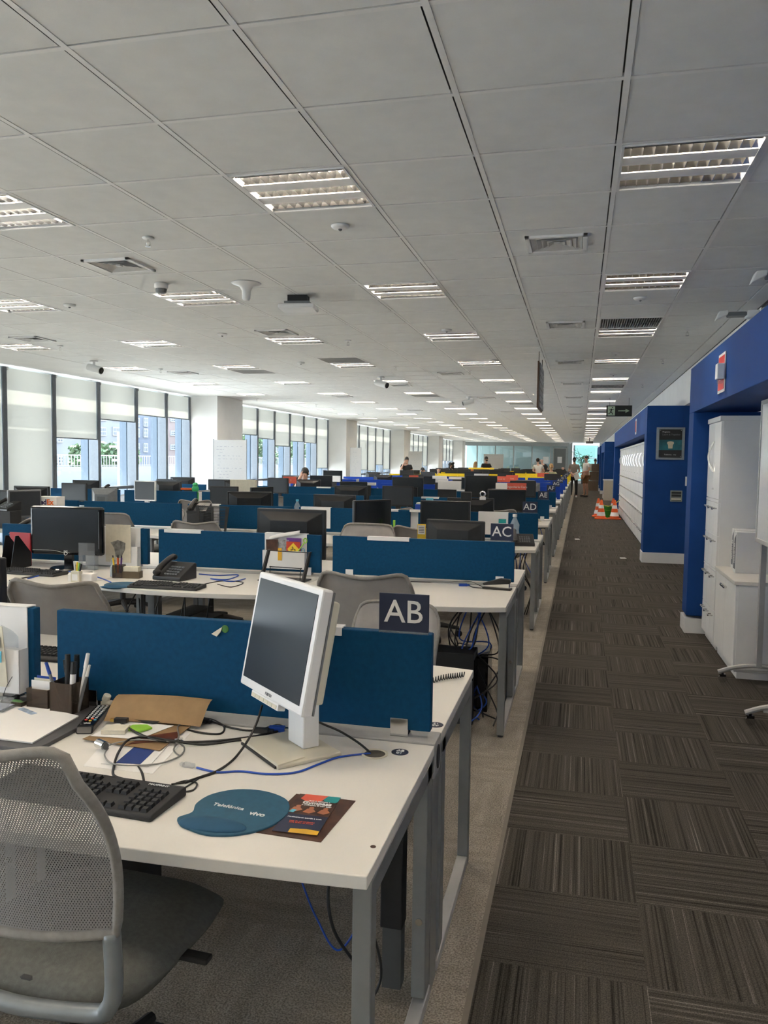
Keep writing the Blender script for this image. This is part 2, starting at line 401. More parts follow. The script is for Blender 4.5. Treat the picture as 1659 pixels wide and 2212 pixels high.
for n, (a, b_, ms) in enumerate(bays):
    if ms is None:
        q = max(1, round((b_-a)/1.27)); ms = [a+(b_-a)*i/q for i in range(1, q)]
    w = bpy.data.objects.new('window_%d' % (n+1), None); S.collection.objects.link(w); w.location = (XW, (a+b_)/2, 0); w['kind'] = 'structure'
    yc = (a+b_)/2; edges = [a]+ms+[b_]
    f = MB()
    for y in edges: f.box((-.09, y-yc-.045, .1), (.105, y-yc+.045, 2.90))
    for z in (.14, .92): f.box((-.07, a-yc, z-.03), (.02, b_-yc, z+.03))
    f.build('window_frame', alum, w)
    MB().box((-.055, a-yc, .1), (-.049, b_-yc, 2.92)).build('window_pane', glass, w)
    fn = MB()
    for y in edges: fn.box((-.27, y-yc-.03, -1), (-.12, y-yc+.03, 2.9))
    fn.build('facade_fin', finm, w)
    portal('window_daylight', (XW-.02, yc, 1.5), (b_-a, 2.8), (1, 0, 0))
    if n in (0, 1, 2, 3, 4, 5):
        where = ['left of the first white column', 'between the first and second white columns', 'between the second and third white columns',
                 'between the third and fourth white columns', 'between the fourth and fifth white columns', 'beyond the last white column'][n]
        bz = blind_z[n]; cnt = len(edges)-1
        for i in range(cnt):
            y0, y1 = edges[i]+.048, edges[i+1]-.048
            zb = bz[i] if i < len(bz) else 1.4
            if n == 0 and y1 < 2: continue
            lab = 'beige roller blind %s, %s from its right end' % (where, ORD[cnt-1-i]) if n < 5 else 'beige roller blind of the far bay beyond the last white column'
            r = thing('roller_blind', lab, 'roller blind', (XW+.075, (y0+y1)/2, 2.90), 0, 'roller blinds along the window wall')
            h = (y1-y0)/2; wv = random.uniform(0, 6)
            MB().grid(lambda u, v: (.004*math.sin(5*u+wv)*v, -h+2*h*u, -.01-(2.90-zb-.01)*v), 8, 10).build('blind_cloth', blindm, r, smooth=True)
            MB().cyl((0, -h, zb-2.90), (0, h, zb-2.90), .011, n=8).build('bottom_rail', alum, r)
            MB().box((-.015, -h, -.05), (.045, -h+.02, .0)).build('bracket', wplast, r)

# exterior: added slotted canopy, terrace, houses, trees
mext = mat('facade_white', (.15, .155, .16), .9, var=.05, scale=.3); mext2 = mat('facade_lilac', (.085, .097, .12), .9, var=.05, scale=.3); mext3 = mat('facade_pink', (.145, .108, .098), .9, var=.05, scale=.3)
mwin = mat('far_window_glass', (.025, .035, .045), .2); mshut = mat('far_window_frame', (.20, .21, .215), .7)
struct(MB().box((-9.48, YB, 3.60), (-8.95, YE, 3.66)).box((-9.90, YB, 3.60), (-9.68, YE, 3.66)).box((-10.7, YB, 3.60), (-9.955, YE, 3.66)), 'sun_slot_canopy', mext)  # added out of view; its slots shape the sun bands on the blinds
struct(MB().box((-90, -40, -6.2), (-24, 220, -6)), 'floor', mat('street_ground', (.30, .28, .25), .9), None)
struct(MB().box((-24, -20, -.4), (-9.2, 150, -.15)), 'floor', mat('bounce_deck', (.78, .76, .70), .9), None)  # pale unseen deck added to bounce daylight up to the ceiling
par = one(MB().box((-24.2, 10, -6), (-24, 150, .98)), 'terrace_wall', mat('terrace_paint', (.12, .13, .142), .9, var=.03, scale=.4), 'long pale terrace wall outside beyond the windows', 'wall')
rail = thing('terrace_railing', 'white railing along the top of the terrace wall outside', 'railing', (-24.1, 20, .98))
MB().box((-.02, 0, .55), (.02, 100, .60)).box((-.02, 0, .05), (.02, 100, .08)).build('rail', mshut, rail)
p_ = MB()
for i in range(400): p_.box((-.01, i*.25, 0), (.01, i*.25+.03, .58))
tag(p_.build('baluster', mshut, rail), kind='stuff')
def building(px0, px1, py_top, X, m, label, wins, depth=3, pink=False):
    p0, p1 = at(px0, 950, X=X), at(px1, 950, X=X); zt = at((px0+px1)/2, py_top, X=X).z
    r = thing('apartment_building', label, 'building', (X, (p0.y+p1.y)/2, -6)); yc = r.location.y
    hw = abs(p1.y-p0.y)/2
    MB().box((-depth, -hw, 0), (0, hw, zt+6)).build('wall', m, r)
    for (a, b_, c, d, bal) in wins:
        q0, q1 = at(a, c, X=X), at(b_, d, X=X)
        if abs(q0.y-yc) > hw or abs(q1.y-yc) > hw: continue
        z1, z0 = q0.z+6, q1.z+6; y0, y1 = q0.y-yc, q1.y-yc
        wf = MB().box((0, y0, z0), (.12, y1, z1)).build('window', mshut, r)
        g_ = MB(); ym = (y0+y1)/2; zm = (z0+z1)/2
        for (ya, yb) in ((y0+.12, ym-.06), (ym+.06, y1-.12)):
            for (za, zb) in ((z0+.12, zm-.05), (zm+.05, z1-.12)): g_.box((.10, ya, za), (.14, yb, zb))
        g_.build('pane', mwin, wf)
        if bal: MB().box((0, y0-.6, z0-1.2), (1.3, y1+.6, z0-.15)).build('balcony', mext, r)
def wgrid(xs, ys, w, h, bal=False): return [(x, x+w, y, y+h, bal) for x in xs for y in ys]
building(100, 197, 930, -47, mext, 'white apartment house seen through the second window', wgrid((122, 180), (940, 985), 12, 16))
building(200, 284, 830, -47, mext, 'tall white apartment tower with wide windows behind the tree', wgrid((211, 242), (860, 890, 922, 954), 17, 20)+wgrid((270,), (870, 905, 940), 8, 14))
building(286, 352, 830, -47, mext2, 'grey lilac apartment block seen in the fourth window', wgrid((291, 309), (870, 902, 925, 957), 9, 20)+wgrid((328,), (880, 915, 950), 10, 12))
building(354, 470, 830, -47, mext3, 'pinkish apartment tower with white balconies left of the first column', wgrid((367,), (900, 930, 960), 12, 12)+wgrid((395,), (890, 915, 940, 965), 8, 10, True))
building(505, 545, 900, -50, mext, 'pale house beyond the first white column', wgrid((534,), (915, 950), 6, 12))
building(560, 592, 880, -46, mext2, 'lilac block with dark windows seen right of the whiteboard', wgrid((563, 575), (900, 918, 940, 962, 985), 7, 9, False))
building(594, 640, 880, -50, mext, 'pale apartment block in the middle of the second window bay', wgrid((600, 612), (930, 965), 6, 10))
building(700, 760, 920, -46, mext, 'pale low house at the end of the second window bay', wgrid((712,), (960,), 6, 8))
lvm = mat('outdoor_leaves', (.06, .105, .042), .6, var=.4, scale=1)
bark = mat('tree_bark', (.09, .07, .05), .9)
def tree(px, py, X, r, label, cols=None):
    c = at(px, py, X=X); t = thing('street_tree', label, 'tree', (c.x, c.y, -6))
    MB().tube([(0, 0, 0), (.1, .1, (c.z+6)*.6), (0, 0, c.z+6)], .2, 8, rs=[.25, .18, .06]).build('trunk', bark, t)
    rnd = random.Random(int(px)); m = MB()
    lobes = [(rnd.uniform(-.6, .6)*r, rnd.uniform(-.6, .6)*r, rnd.uniform(-.5, .6)*r) for _ in range(9)]
    for i in range(1300):
        l = rnd.choice(lobes); v = Vector((rnd.gauss(0, 1), rnd.gauss(0, 1), rnd.gauss(0, 1))); v.normalize(); v *= r*.48*rnd.random()**.4
        p = Vector((l[0], l[1], c.z+6+l[2]))+v; a = Vector((rnd.gauss(0, 1), rnd.gauss(0, 1), rnd.gauss(0, 1))).normalized()*.16; b2 = a.orthogonal().normalized()*.12
        m.add([p-a, p-b2, p+a, p+b2], [(0, 1, 2, 3)])
    m.build('crown', lvm, t)
tree(176, 993, -30, 1.0, 'small green tree outside the second window')
tree(245, 990, -30, 1.5, 'rounded green tree in front of the white tower')
tree(541, 965, -30, 2.3, 'leafy tree just right of the first white column')
tree(612, 1010, -30, 1.6, 'low green tree in the middle window of the second bay')
tree(642, 975, -30, 2.8, 'tall leafy tree behind the fourth window of the second bay')
tree(676, 985, -37, 2.4, 'tall leafy tree left of the longest blind of the second bay')
tree(700, 1015, -30, 1.8, 'low leafy tree below the longest blind of the second bay')
tree(818, 1010, -30, 2.2, 'far tree seen below the blinds of the third bay')
pole = at(257, 1000, X=-20)
up_ = thing('utility_pole', 'pale utility pole with insulators outside the third window', 'pole', (-20, pole.y, -6))
MB().cyl((0, 0, 0), (0, 0, 8.6), .09, .07).build('post', mext, up_)
MB().box((-.04, -.7, 7.9), (.04, .7, 8.0)).box((-.04, -.5, 7.3), (.04, .5, 7.4)).build('crossarm', mext, up_)

# rear glass offices and end window
rw = bpy.data.objects.new('wall_rear', None); S.collection.objects.link(rw); rw.location = (0, YE, 0); rw['kind'] = 'structure'
gy = mat('grey_aluminium_partition', (.36, .38, .38), .5); dkroom = mat('office_backdrop', (.38, .44, .45), .9)
m_ = MB().box((-8.6, -.06, 2.66), (-.85, .06, CZ)).box((-8.6, -.06, 0), (-.85, .06, .12))
xs = [-8.6, -7.55, -6.2, -4.85, -3.5, -2.15, -.95]
for x in xs: m_.box((x-.04, -.07, 0), (x+.04, .07, 2.7))
m_.build('partition_frame', gy, rw)
MB().box((-8.6, -.01, .1), (-.9, .01, 2.68)).build('partition_glass', glassd, rw)
struct(MB().box((-8.9, YE+4, 0), (-.7, YE+4.1, CZ+.2)), 'wall_rear', dkroom)
struct(MB().box((-8.9, YE, CZ), (2.4, YE+9, CZ+.2)), 'ceiling', tilem)
struct(MB().box((-8.9, YE, -.1), (-.265, YE+9, 0)), 'floor', carpet_desk)
struct(MB().box((-.75, YE, 0), (-.62, YE+9, CZ)), 'wall_end', gy)
dr = bpy.data.objects.new('door_1', None); S.collection.objects.link(dr); dr.location = (-1.5, YE-.08, 0); dr['kind'] = 'structure'
MB().box((-.42, -.02, 0), (.42, .02, 2.5)).build('door_leaf', mat('dark_grey_door', (.16, .17, .17), .5), dr)
MB().box((-.5, -.04, 0), (-.42, .04, 2.58)).box((.42, -.04, 0), (.5, .04, 2.58)).box((-.5, -.04, 2.5), (.5, .04, 2.58)).build('door_frame', gy, dr)
one(box((-.16, -.003, 0), (.16, .003, .45)), 'notice', paper, 'white notice on the grey door of the glass offices', 'notice', (-1.5, YE-.11, 1.45))
one(box((-.2, -.003, 0), (.2, .003, .5)), 'notice', paper, 'white notice on the glass beside the grey door', 'notice', (-2.5, YE-.02, 1.4))
struct(MB().box((1.28, YE, 0), (2.4, YE+.3, CZ)).box((-.7, YE+8.9, 0), (-.5, YE+9, CZ)).box((1.4, YE+8.8, 0), (2.4, YE+9, CZ)), 'wall_end', wallw)
w8 = bpy.data.objects.new('window_8', None); S.collection.objects.link(w8); w8.location = (.4, YE+8.9, 0); w8['kind'] = 'structure'
MB().box((-1, -.03, .95), (1, .03, 1.02)).box((-1, -.03, 1.85), (1, .03, 1.92)).box((-1, -.03, 0), (-.94, .03, CZ)).box((.94, -.03, 0), (1, .03, CZ)).build('window_frame', alum, w8)
MB().box((-1, -.004, 0), (1, .004, CZ)).build('window_pane', glass_mat('tinted_glass', (.22, .32, .31), .05), w8)
portal('window_daylight', (.4, YE+8.95, 1.45), (2, 2.8), (0, -1, 0))

# ------------------------------------------------------------------ ceiling fittings
def make_lamp(detail=True):
    r = thing('ceiling_lamp', '', 'ceiling light', (0, 0, 0), 0, 'recessed three tube ceiling lights')
    H = .3
    f = MB()
    for a, b_ in (((-H, -H), (H, -H+.012)), ((-H, H-.012), (H, H)), ((-H, -H), (-H+.012, H)), ((H-.012, -H), (H, H))):
        f.box((a[0], a[1], -.004), (b_[0], b_[1], .05))
    f.box((-H, -H, .10), (H, H, .105)); f.build('lamp_frame', wplast, r)
    p = MB()
    for y in (-.1, .1): p.box((-H+.012, y-.05, -.001), (H-.012, y+.05, .004))
    p.box((-H+.012, .285, 0), (H-.012, .29, .004)); p.build('lamp_panel', mat('lamp_white_panel', (.86, .86, .86), .5, var=.01), r)
    for y in (-.2, 0, .2):
        w = .05 if y == 0 else .052
        c = MB().grid(lambda u, v: (-H+.014+(2*H-.028)*u, y-w+2*w*v, .004+.055*math.sin(PI*v)**.7), 1, 8)
        rf = c.build('reflector', louvre_m, r, smooth=True)
        l = MB()
        for i in range(11):
            x = -H+.045+i*(2*H-.09)/10
            l.prism([(y-w, 0), (y+w, 0), (y+w*.75, .035), (y-w*.75, .035)], x-.0015, x+.0015, 'x')
        l.build('louvre', louvre_m, rf)
        MB().cyl((-H+.03, y, .040), (H-.03, y, .036), .013, n=10).build('lamp_tube', tube_m, rf)
    return freeze(r)
lamp = make_lamp()
def make_far_lamp():
    H = .3; m = MB()
    for y in (-.1, .1): m.box((-H, y-.05, -.002), (H, y+.05, .004))
    for a, b_ in (((-H, -H), (H, -H+.02)), ((-H, H-.02), (H, H)), ((-H, -H), (-H+.012, H)), ((H-.012, -H), (H, H))): m.box((a[0], a[1], -.004), (b_[0], b_[1], .05))
    m.box((-H, -H, .06), (H, H, .064))
    for y in (-.2, 0, .2):
        for i in range(9): m.box((-H+.05+i*.0625-.003, y-.05, 0), (-H+.05+i*.0625+.003, y+.05, .03))
    return m
farlamp = None
colname = {0: 'rightmost', -3: 'second from the right', -6: 'middle', -9: 'second from the left', -12: 'leftmost'}
for k in lampk:
    n_ = 0
    for j in lampj:
        x = .1245+.625*k+.3125; y = 3.117+.625*j+.3125
        if y > YE-1: continue
        if y > .5: n_ += 1
        lab = 'recessed ceiling light, %s from the viewer in the %s line' % (ORD[max(0, n_-1)], colname[k])
        if y < .5: lab = 'recessed square ceiling light in the %s line behind the viewer' % colname[k]
        if y < 70: use(USED, lamp, loc=(x, y, CZ), label=lab)
        else:
            if farlamp is None:
                farlamp = one(make_far_lamp(), 'ceiling_lamp', louvre_m, lab, 'ceiling light', (x, y, CZ), 0, 'recessed three tube ceiling lights')
            else: dup(farlamp, (x, y, CZ), None, lab)
first = None
for i, (k, j) in enumerate(sorted(grilles)):
    x = .1245+.625*k+.3125; y = 3.117+.625*j+.3125
    lab = 'long slotted grey air grille in the ceiling, %s of such grilles from the left' % ORD[i]
    if first is None:
        first = thing('air_grille', lab, 'air vent', (x, y, CZ), 0, 'slotted ceiling air grilles')
        m_ = MB()
        for q in range(26): m_.prism([(-.288+q*.0226, 0), (-.280+q*.0226, 0), (-.270+q*.0226, .02), (-.278+q*.0226, .02)], -.28, .28, 'y')
        m_.build('slats', mat('grille_grey', (.40, .40, .39), .5), first)
        MB().box((-.3, -.3, -.003), (.3, -.28, .02)).box((-.3, .28, -.003), (.3, .3, .02)).box((-.3, -.3, -.003), (-.288, .3, .02)).box((.288, -.3, -.003), (.3, .3, .02)).build('grille_frame', tbar, first)
        MB().box((-.3, -.3, .05), (.3, .3, .055)).build('duct', mblack, first)
        freeze(first)
    else: dup(first, (x, y, CZ), None, lab)
# square four-way diffusers
vt = thing('air_diffuser', '', 'air vent', (0, 0, CZ), 0, 'square ceiling air diffusers')
def ring(m, h, w, z0, z1): m.box((-h, -h, z0), (h, -h+w, z1)).box((-h, h-w, z0), (h, h, z1)).box((-h, -h, z0), (-h+w, h, z1)).box((h-w, -h, z0), (h, h, z1))
m_ = MB(); ring(m_, .19, .028, -.012, .004); m_.build('diffuser_frame', tbar, vt, bevel=.002)
m_ = MB()
for i, h in enumerate((.155, .12, .085, .05)):
    vs = [(s*h, t_*h, -.008) for s, t_ in ((-1, -1), (1, -1), (1, 1), (-1, 1))]+[(s*(h-.03), t_*(h-.03), .004) for s, t_ in ((-1, -1), (1, -1), (1, 1), (-1, 1))]
    m_.add(vs, [(q, (q+1) % 4, 4+(q+1) % 4, 4+q) for q in range(4)])
m_.box((-.018, -.018, -.008), (.018, .018, .003)).build('diffuser_cone', mat('diffuser_white', (.55, .55, .54), .5), vt)
MB().box((-.16, -.16, .0045), (.16, .16, .0055)).build('duct', mblack, vt)
freeze(vt)
vl = [(-.188, 5.305+3.125*i) for i in range(12)]+[(-3.313, 5.305), (-3.313, 8.43), (-6.44, 8.43), (-6.44, 12.18), (-3.313, 14.68), (-5.2, 16.8), (-3.313, 20.9), (-2.06, 13.0), (-2.06, 17.5), (-4.5, 22), (-5.8, 25), (-2.06, 23), (-3.9, 28)]
for i, (x, y) in enumerate(vl):
    kk = round((x-.437)/.625); jj = round((y-3.4295)/.625)
    if (kk, jj) in lampset or (kk, jj) in grilles: jj += 1
    x, y = .437+.625*kk, 3.4295+.625*jj
    lab = ('square white air diffuser, %s in the line above the aisle edge' % ORD[i]) if i < 12 else ('square white air diffuser over the desks, %s in order of distance' % ORD[i-12])
    use(USED, vt, loc=(x, y, CZ), label=lab)
# sprinklers and detectors
sp = thing('sprinkler', '', 'sprinkler', (0, 0, CZ), 0, 'ceiling sprinklers')
MB().lathe([(.001, -.001), (.038, -.002), (.036, -.008), (.012, -.012), (.001, -.012)]).build('rosette', wplast, sp, smooth=True)
MB().cyl((0, 0, -.01), (0, 0, -.03), .008).tube([(-.012, 0, -.025), (-.014, 0, -.045), (0, 0, -.055)], .0025, 6).tube([(.012, 0, -.025), (.014, 0, -.045), (0, 0, -.055)], .0025, 6).cyl((0, 0, -.054), (0, 0, -.058), .018).build('nozzle', chrome, sp)
freeze(sp)
for i, (px, py) in enumerate([(320, 513), (130, 747), (752, 735), (1485, 713), (1432, 776), (855, 791), (347, 797), (1388, 830), (555, 861), (683, 873), (785, 893), (1015, 800)]):
    p = at(px, py, Z=CZ)
    lab = ['small sprinkler in the tile left of the nearest middle ceiling light', 'sprinkler near the left edge beside the window soffit', 'sprinkler right of the middle ceiling lights', 'sprinkler nearest the blue wall on the right',
           'second sprinkler along the blue wall', 'sprinkler above the white camera in the middle', 'sprinkler right of the left ceiling camera', 'third sprinkler along the blue wall',
           'tiny sprinkler above the first column', 'tiny sprinkler above the second window bay', 'tiny sprinkler above the second column', 'tiny sprinkler left of the hanging aisle sign'][i]
    use(USED, sp, loc=(p.x, p.y, CZ), label=lab)
dt = thing('smoke_detector', '', 'smoke detector', (0, 0, CZ), 0, 'ceiling detectors')
MB().lathe([(.055, 0), (.055, -.008), (.045, -.018), (.02, -.022), (.001, -.022)], n=24).build('detector_base', wplast, dt, smooth=True)
MB().ball((0, 0, -.022), .012).build('sensor', gplast, dt, smooth=True)
freeze(dt)
for i, (px, py) in enumerate([(735, 487), (150, 658), (480, 721), (1383, 643), (965, 712), (1330, 762), (650, 783), (1065, 778), (1325, 808)]):
    p = at(px, py, Z=CZ)
    use(USED, dt, loc=(p.x, p.y, CZ), label=['round white detector just beyond the nearest middle ceiling light', 'white detector at the left below the second row of lights', 'small detector left of the square diffuser in the middle',
        'white detector between the rightmost light and the slotted grille', 'detector in front of a middle ceiling light', 'detector beside the third light above the aisle', 'detector between two ceiling lights near the first column',
        'detector in front of the fourth middle light', 'detector over the far aisle'][i])
sm = thing('heat_detector', 'large white cylindrical detector next to the second left ceiling light', 'smoke detector', (*at(348, 612, Z=CZ).xy, CZ))
MB().lathe([(.052, 0), (.055, -.03), (.05, -.045), (.001, -.045)], n=24).build('detector_base', wplast, sm, smooth=True)
MB().lathe([(.048, -.045), (.042, -.075), (.02, -.082), (.001, -.082)], n=12).build('sensor_cage', gplast, sm)
wi = one(MB().lathe([(.12, 0), (.11, -.006), (.055, -.025), (.035, -.06), (.032, -.12), (.024, -.135), (.001, -.138)], n=32), 'ceiling_antenna', wplast, 'white funnel shaped antenna hanging from the ceiling', 'antenna', (*at(532, 612, Z=CZ).xy, CZ), smooth=True)
ap = thing('wireless_access_point', 'white box shaped access point on a black ceiling bracket', 'access point', (*at(645, 640, Z=CZ).xy, CZ), rad(8)); ap.scale = (1.2, 1.2, 1.2)
MB().box((-.13, -.10, -.10), (.13, .10, -.065)).build('housing', wplast, ap, bevel=.012)
MB().box((-.09, -.07, -.065), (.09, .07, -.045)).build('vent_band', gplast, ap)
MB().box((-.07, -.05, -.045), (.07, .05, 0)).build('bracket', mblack, ap)
def camera_(px, py, lab, rz):
    p = at(px, py, Z=CZ); c = thing('security_camera', lab, 'security camera', (p.x, p.y, CZ), rz, 'white ceiling cameras')
    MB().cyl((0, 0, 0), (0, 0, -.02), .06).cyl((0, 0, -.02), (0, 0, -.10), .018).build('mount', wplast, c)
    MB().cyl((-.10, 0, -.09), (.13, 0, -.15), .052, .056, n=20).build('camera_body', wplast, c, smooth=False)
    MB().cyl((.13, 0, -.150), (.137, 0, -.152), .045, n=20).build('lens', gloss, c)
camera_(203, 779, 'white security camera under the ceiling near the left windows', rad(-8))
camera_(823, 814, 'white security camera under the middle of the ceiling', rad(-25))
camera_(1013, 857, 'dark far security camera under the ceiling', rad(200))
hs = thing('hanging_sign', 'grey multi line sign board hanging on rods above the aisle edge, seen edge on', 'hanging sign', (-.54, 10.6, 0))
MB().box((-.02, -.30, 2.22), (.0, .75, 2.80)).build('sign_panel', mat('sign_edge_brown', (.10, .055, .03), .5), hs)
m_ = MB()
for i in range(7): m_.box((.001, -.28, 2.235+i*.08), (.014, .73, 2.30+i*.08))
m_.build('sign_slats', gplast, hs)
MB().cyl((-.01, -.2, 2.8), (-.01, -.2, CZ), .005, n=8).cyl((-.01, .65, 2.8), (-.01, .65, CZ), .005, n=8).build('hanging_rods', darksteel, hs)
# exit sign
ex = thing('exit_sign', 'black and pale green running man exit sign with arrow hanging above the aisle', 'exit sign', (.77, 18, 0))
MB().box((-.265, -.01, 2.53), (.265, .01, 2.765)).build('sign_plate', mat('exit_sign_black', (.012, .014, .013), .5), ex)
pg = mat('exit_sign_pale_green', (.50, .62, .45), .6)
MB().box((-.235, -.0125, 2.55), (-.085, -.0105, 2.745)).build('doorway', pg, ex)
mk = mat('exit_sign_black', (.01, .01, .01))
m_ = MB(); yq = -.0145
for pts in ([(-.150, 2.695), (-.165, 2.66), (-.175, 2.625)],):
    m_.tube([(x, yq, z) for x, z in pts], .012, 6)
m_.ball((-.140, yq, 2.722), (.013, .003, .013)).tube([(-.15, yq, 2.69), (-.125, yq, 2.675), (-.105, yq, 2.69)], .006, 6).tube([(-.155, yq, 2.69), (-.185, yq, 2.685), (-.20, yq, 2.66)], .006, 6)
m_.tube([(-.175, yq, 2.625), (-.145, yq, 2.605), (-.135, yq, 2.57)], .008, 6).tube([(-.175, yq, 2.625), (-.195, yq, 2.595), (-.225, yq, 2.59)], .008, 6)
m_.build('running_figure', mk, ex)
MB().prism([(-.02, 2.638), (.13, 2.638), (.13, 2.605), (.215, 2.65), (.13, 2.695), (.13, 2.662), (-.02, 2.662)], -.0125, -.0105, 'y').build('arrow', pg, ex)
MB().cyl((-.2, 0, 2.765), (-.2, 0, CZ), .004, n=6).cyl((.2, 0, 2.765), (.2, 0, CZ), .004, n=6).build('hanging_rods', darksteel, ex)
one(MB().box((-.2, -.05, -.34), (.2, .05, -.20)).cyl((0, 0, -.2), (0, 0, 0), .02), 'hanging_screen', mblack, 'small dark hanging box near the far end window', 'sign', (.45, 47, CZ))

# ------------------------------------------------------------------ corridor side: blue portals and cabinets
def portal_frame(name, y0, y1, label, pw=.42, near=True, far=True):
    r = thing(name, label, 'wall niche', (.97, (y0+y1)/2, 0), 0, 'blue niche frames'); h = (y1-y0)/2
    MB().box((0, -h, 2.00), (.53, h, 2.415)).build('fascia', blue, r, bevel=.004)
    if near: MB().box((0, -h, .16), (.95, -h+pw, 2.00)).box((.53, -h, 2.0), (.95, -h+pw, 2.415)).build('side_post', blue, r, bevel=.004)
    if far: MB().box((0, h-pw, .16), (.95, h, 2.00)).build('side_post', blue, r, bevel=.004)
    if near: MB().box((-.012, -h-.012, 0), (.95, -h+pw, .16 if y0 > 9 else .135)).build('skirting', wplast, r)
    if far: MB().box((-.012, h-pw, 0), (.95, h+.012, .135)).build('skirting', wplast, r)
    MB().box((.9, -h, .0), (.93, h, 2.0)).build('niche_back', blue, r)
    return r
portal_frame('niche_frame', 1.6, 7.95, 'nearest blue niche frame on the right edge holding the tall white cabinet', pw=.30, near=False)
portal_frame('niche_frame', 12.93, 25.2, 'long blue niche frame with a row of lockers and a poster on its end', pw=.40)
portal_frame('niche_frame', 35.4, 41.2, 'third blue niche frame along the corridor, beyond the beige cupboard', pw=.7)
portal_frame('niche_frame', 44, 51, 'farthest blue niche frame along the corridor', pw=.7)
hm = MB().tube([(0, 0, 0)], .1) if False else None
def arc_handle(m, y, z, h, out=-.035, bow=.045, s=1):
    m.tube([(out*math.sin(PI*t), y+s*bow*math.sin(PI*t), z+h*(t-.5)) for t in [i/12 for i in range(13)]], .006, 6)
def bar_handle(m, y, z, w=.11):
    m.tube([(0, y-w/2, z), (-.028, y-w/2, z), (-.032, y, z-.008), (-.028, y+w/2, z), (0, y+w/2, z)], .006, 6)
def make_tall(w=.85):
    c = thing('tall_cabinet', '', 'cabinet', (1.13, 0, 0), 0, 'tall white locker cabinets in the niches')
    MB().box((.018, 0, .06), (.44, w, 1.89)).box((.03, .02, 0), (.42, w-.02, .06)).build('body', cabw, c)
    MB().box((-.012, -.012, 1.89), (.45, w+.005, 1.93)).build('top_board', cabw, c, bevel=.003)
    MB().box((0, -.003, 1.222), (.442, w+.002, 1.245)).box((0, -.003, .655), (.442, w+.002, .672)).build('divider_board', cabw, c)
    for s, (a, b_) in ((-1, (.003, w/2-.002)), (1, (w/2+.002, w-.003))):
        d = MB().box((0, a, 1.25), (.018, b_, 1.885)).build('door', cabw, c, bevel=.002)
        m = MB(); arc_handle(m, w/2+s*.025, 1.60, .26, bow=.05, s=s*-1 if False else 1)
        m.build('door_handle', chrome, d)
        if s == -1: MB().cyl((0, w*.42, 1.33), (-.012, w*.42, 1.33), .008, n=10).build('lock', chrome, d)
    for (z0, z1) in ((.95, 1.218), (.676, .946), (.33, .65), (.065, .326)):
        for q in range(3):
            d = MB().box((0, .004+q*w/3.01, z0), (.018, q*w/3.01+w/3.01-.001, z1)).build('locker_door', cabw, c, bevel=.002)
            m = MB(); bar_handle(m, (q+.5)*w/3, z1-.045, w*.13); m.build('door_handle', chrome, d)
    return freeze(c)
tall = make_tall()
tallr = make_tall(.64); tallr.location = (1.10, 6.98, 0); tallr['label'] = 'tall white locker cabinet at the right with chrome arc handles beside the binders'
for i in range(12):
    lab = 'tall white locker cabinet in the long blue niche, %s from the near end' % ORD[i]
    use(USED, tall, loc=(1.13, 13.34 if i == 0 else 14.86+(i-1)*.9, 0), label=lab)
for i in range(5): use(USED, tall, loc=(1.13, 36.12+i*.875, 0), label='tall white cabinet inside the third blue niche, %s from the near end' % ORD[i])
one(MB().box((0, 0, 0), (.44, .62, 1.90)), 'filler_panel', cabw, 'plain white filler panel between the first and second locker cabinet', 'panel', (1.13, 14.21, 0), bevel=.002)
lc = thing('low_cabinet', 'low white cabinet with two small chrome handles at the right edge', 'cabinet', (1.10, 6.09, 0))
MB().box((.018, 0, .07), (.44, .86, .68)).box((.03, .02, 0), (.42, .84, .07)).build('body', cabw, lc)
MB().box((-.012, -.014, .68), (.45, .858, .708)).build('worktop', white, lc, bevel=.003)
for s, (a, b_) in ((1, (.003, .428)), (-1, (.432, .857))):
    d = MB().box((0, a, .075), (.018, b_, .675)).build('door', cabw, lc, bevel=.002)
    MB().box((-.028, .43-s*.045-.04, .600), (0, .43-s*.045+.04, .622)).build('door_handle', chrome, d, bevel=.008)
def binder(y, w, word, lab, x=1.30):
    r = thing('ring_binder', lab, 'binder', (x, y, .708), 0, 'white archive binders on the low cabinet')
    MB().box((-.10, 0, 0), (.20, w, .315)).build('cover', wplast, r, bevel=.003)
    if word == 'INTERNO': text(word, .045, navy, r, (-.102, w/2, .17), (0, -PI/2, 0), 'spine_text', bold=.0005)
    else:
        MB().prism([(.008, .03), (w-.02, .03), (w-.02, .20), (w-.035, .26), (.008, .295)], -.1015, -.1005, 'x').build('spine_label', mat('binder_dark_label', (.09, .10, .13), .5), r)
        text(word, .036, wplast, r, (-.103, w/2-.005, .15), (0, -PI/2, 0), 'spine_text', bold=.0005)
binder(6.82, .085, 'MALOTES', 'white binder with dark MALOTES label, farthest of the three on the low cabinet')
binder(6.715, .085, 'INTERNO', 'white binder reading INTERNO, middle one of three on the low cabinet')
binder(6.54, .10, 'MALOTES', 'white binder with dark MALOTES label, nearest of the three on the low cabinet', 1.27)
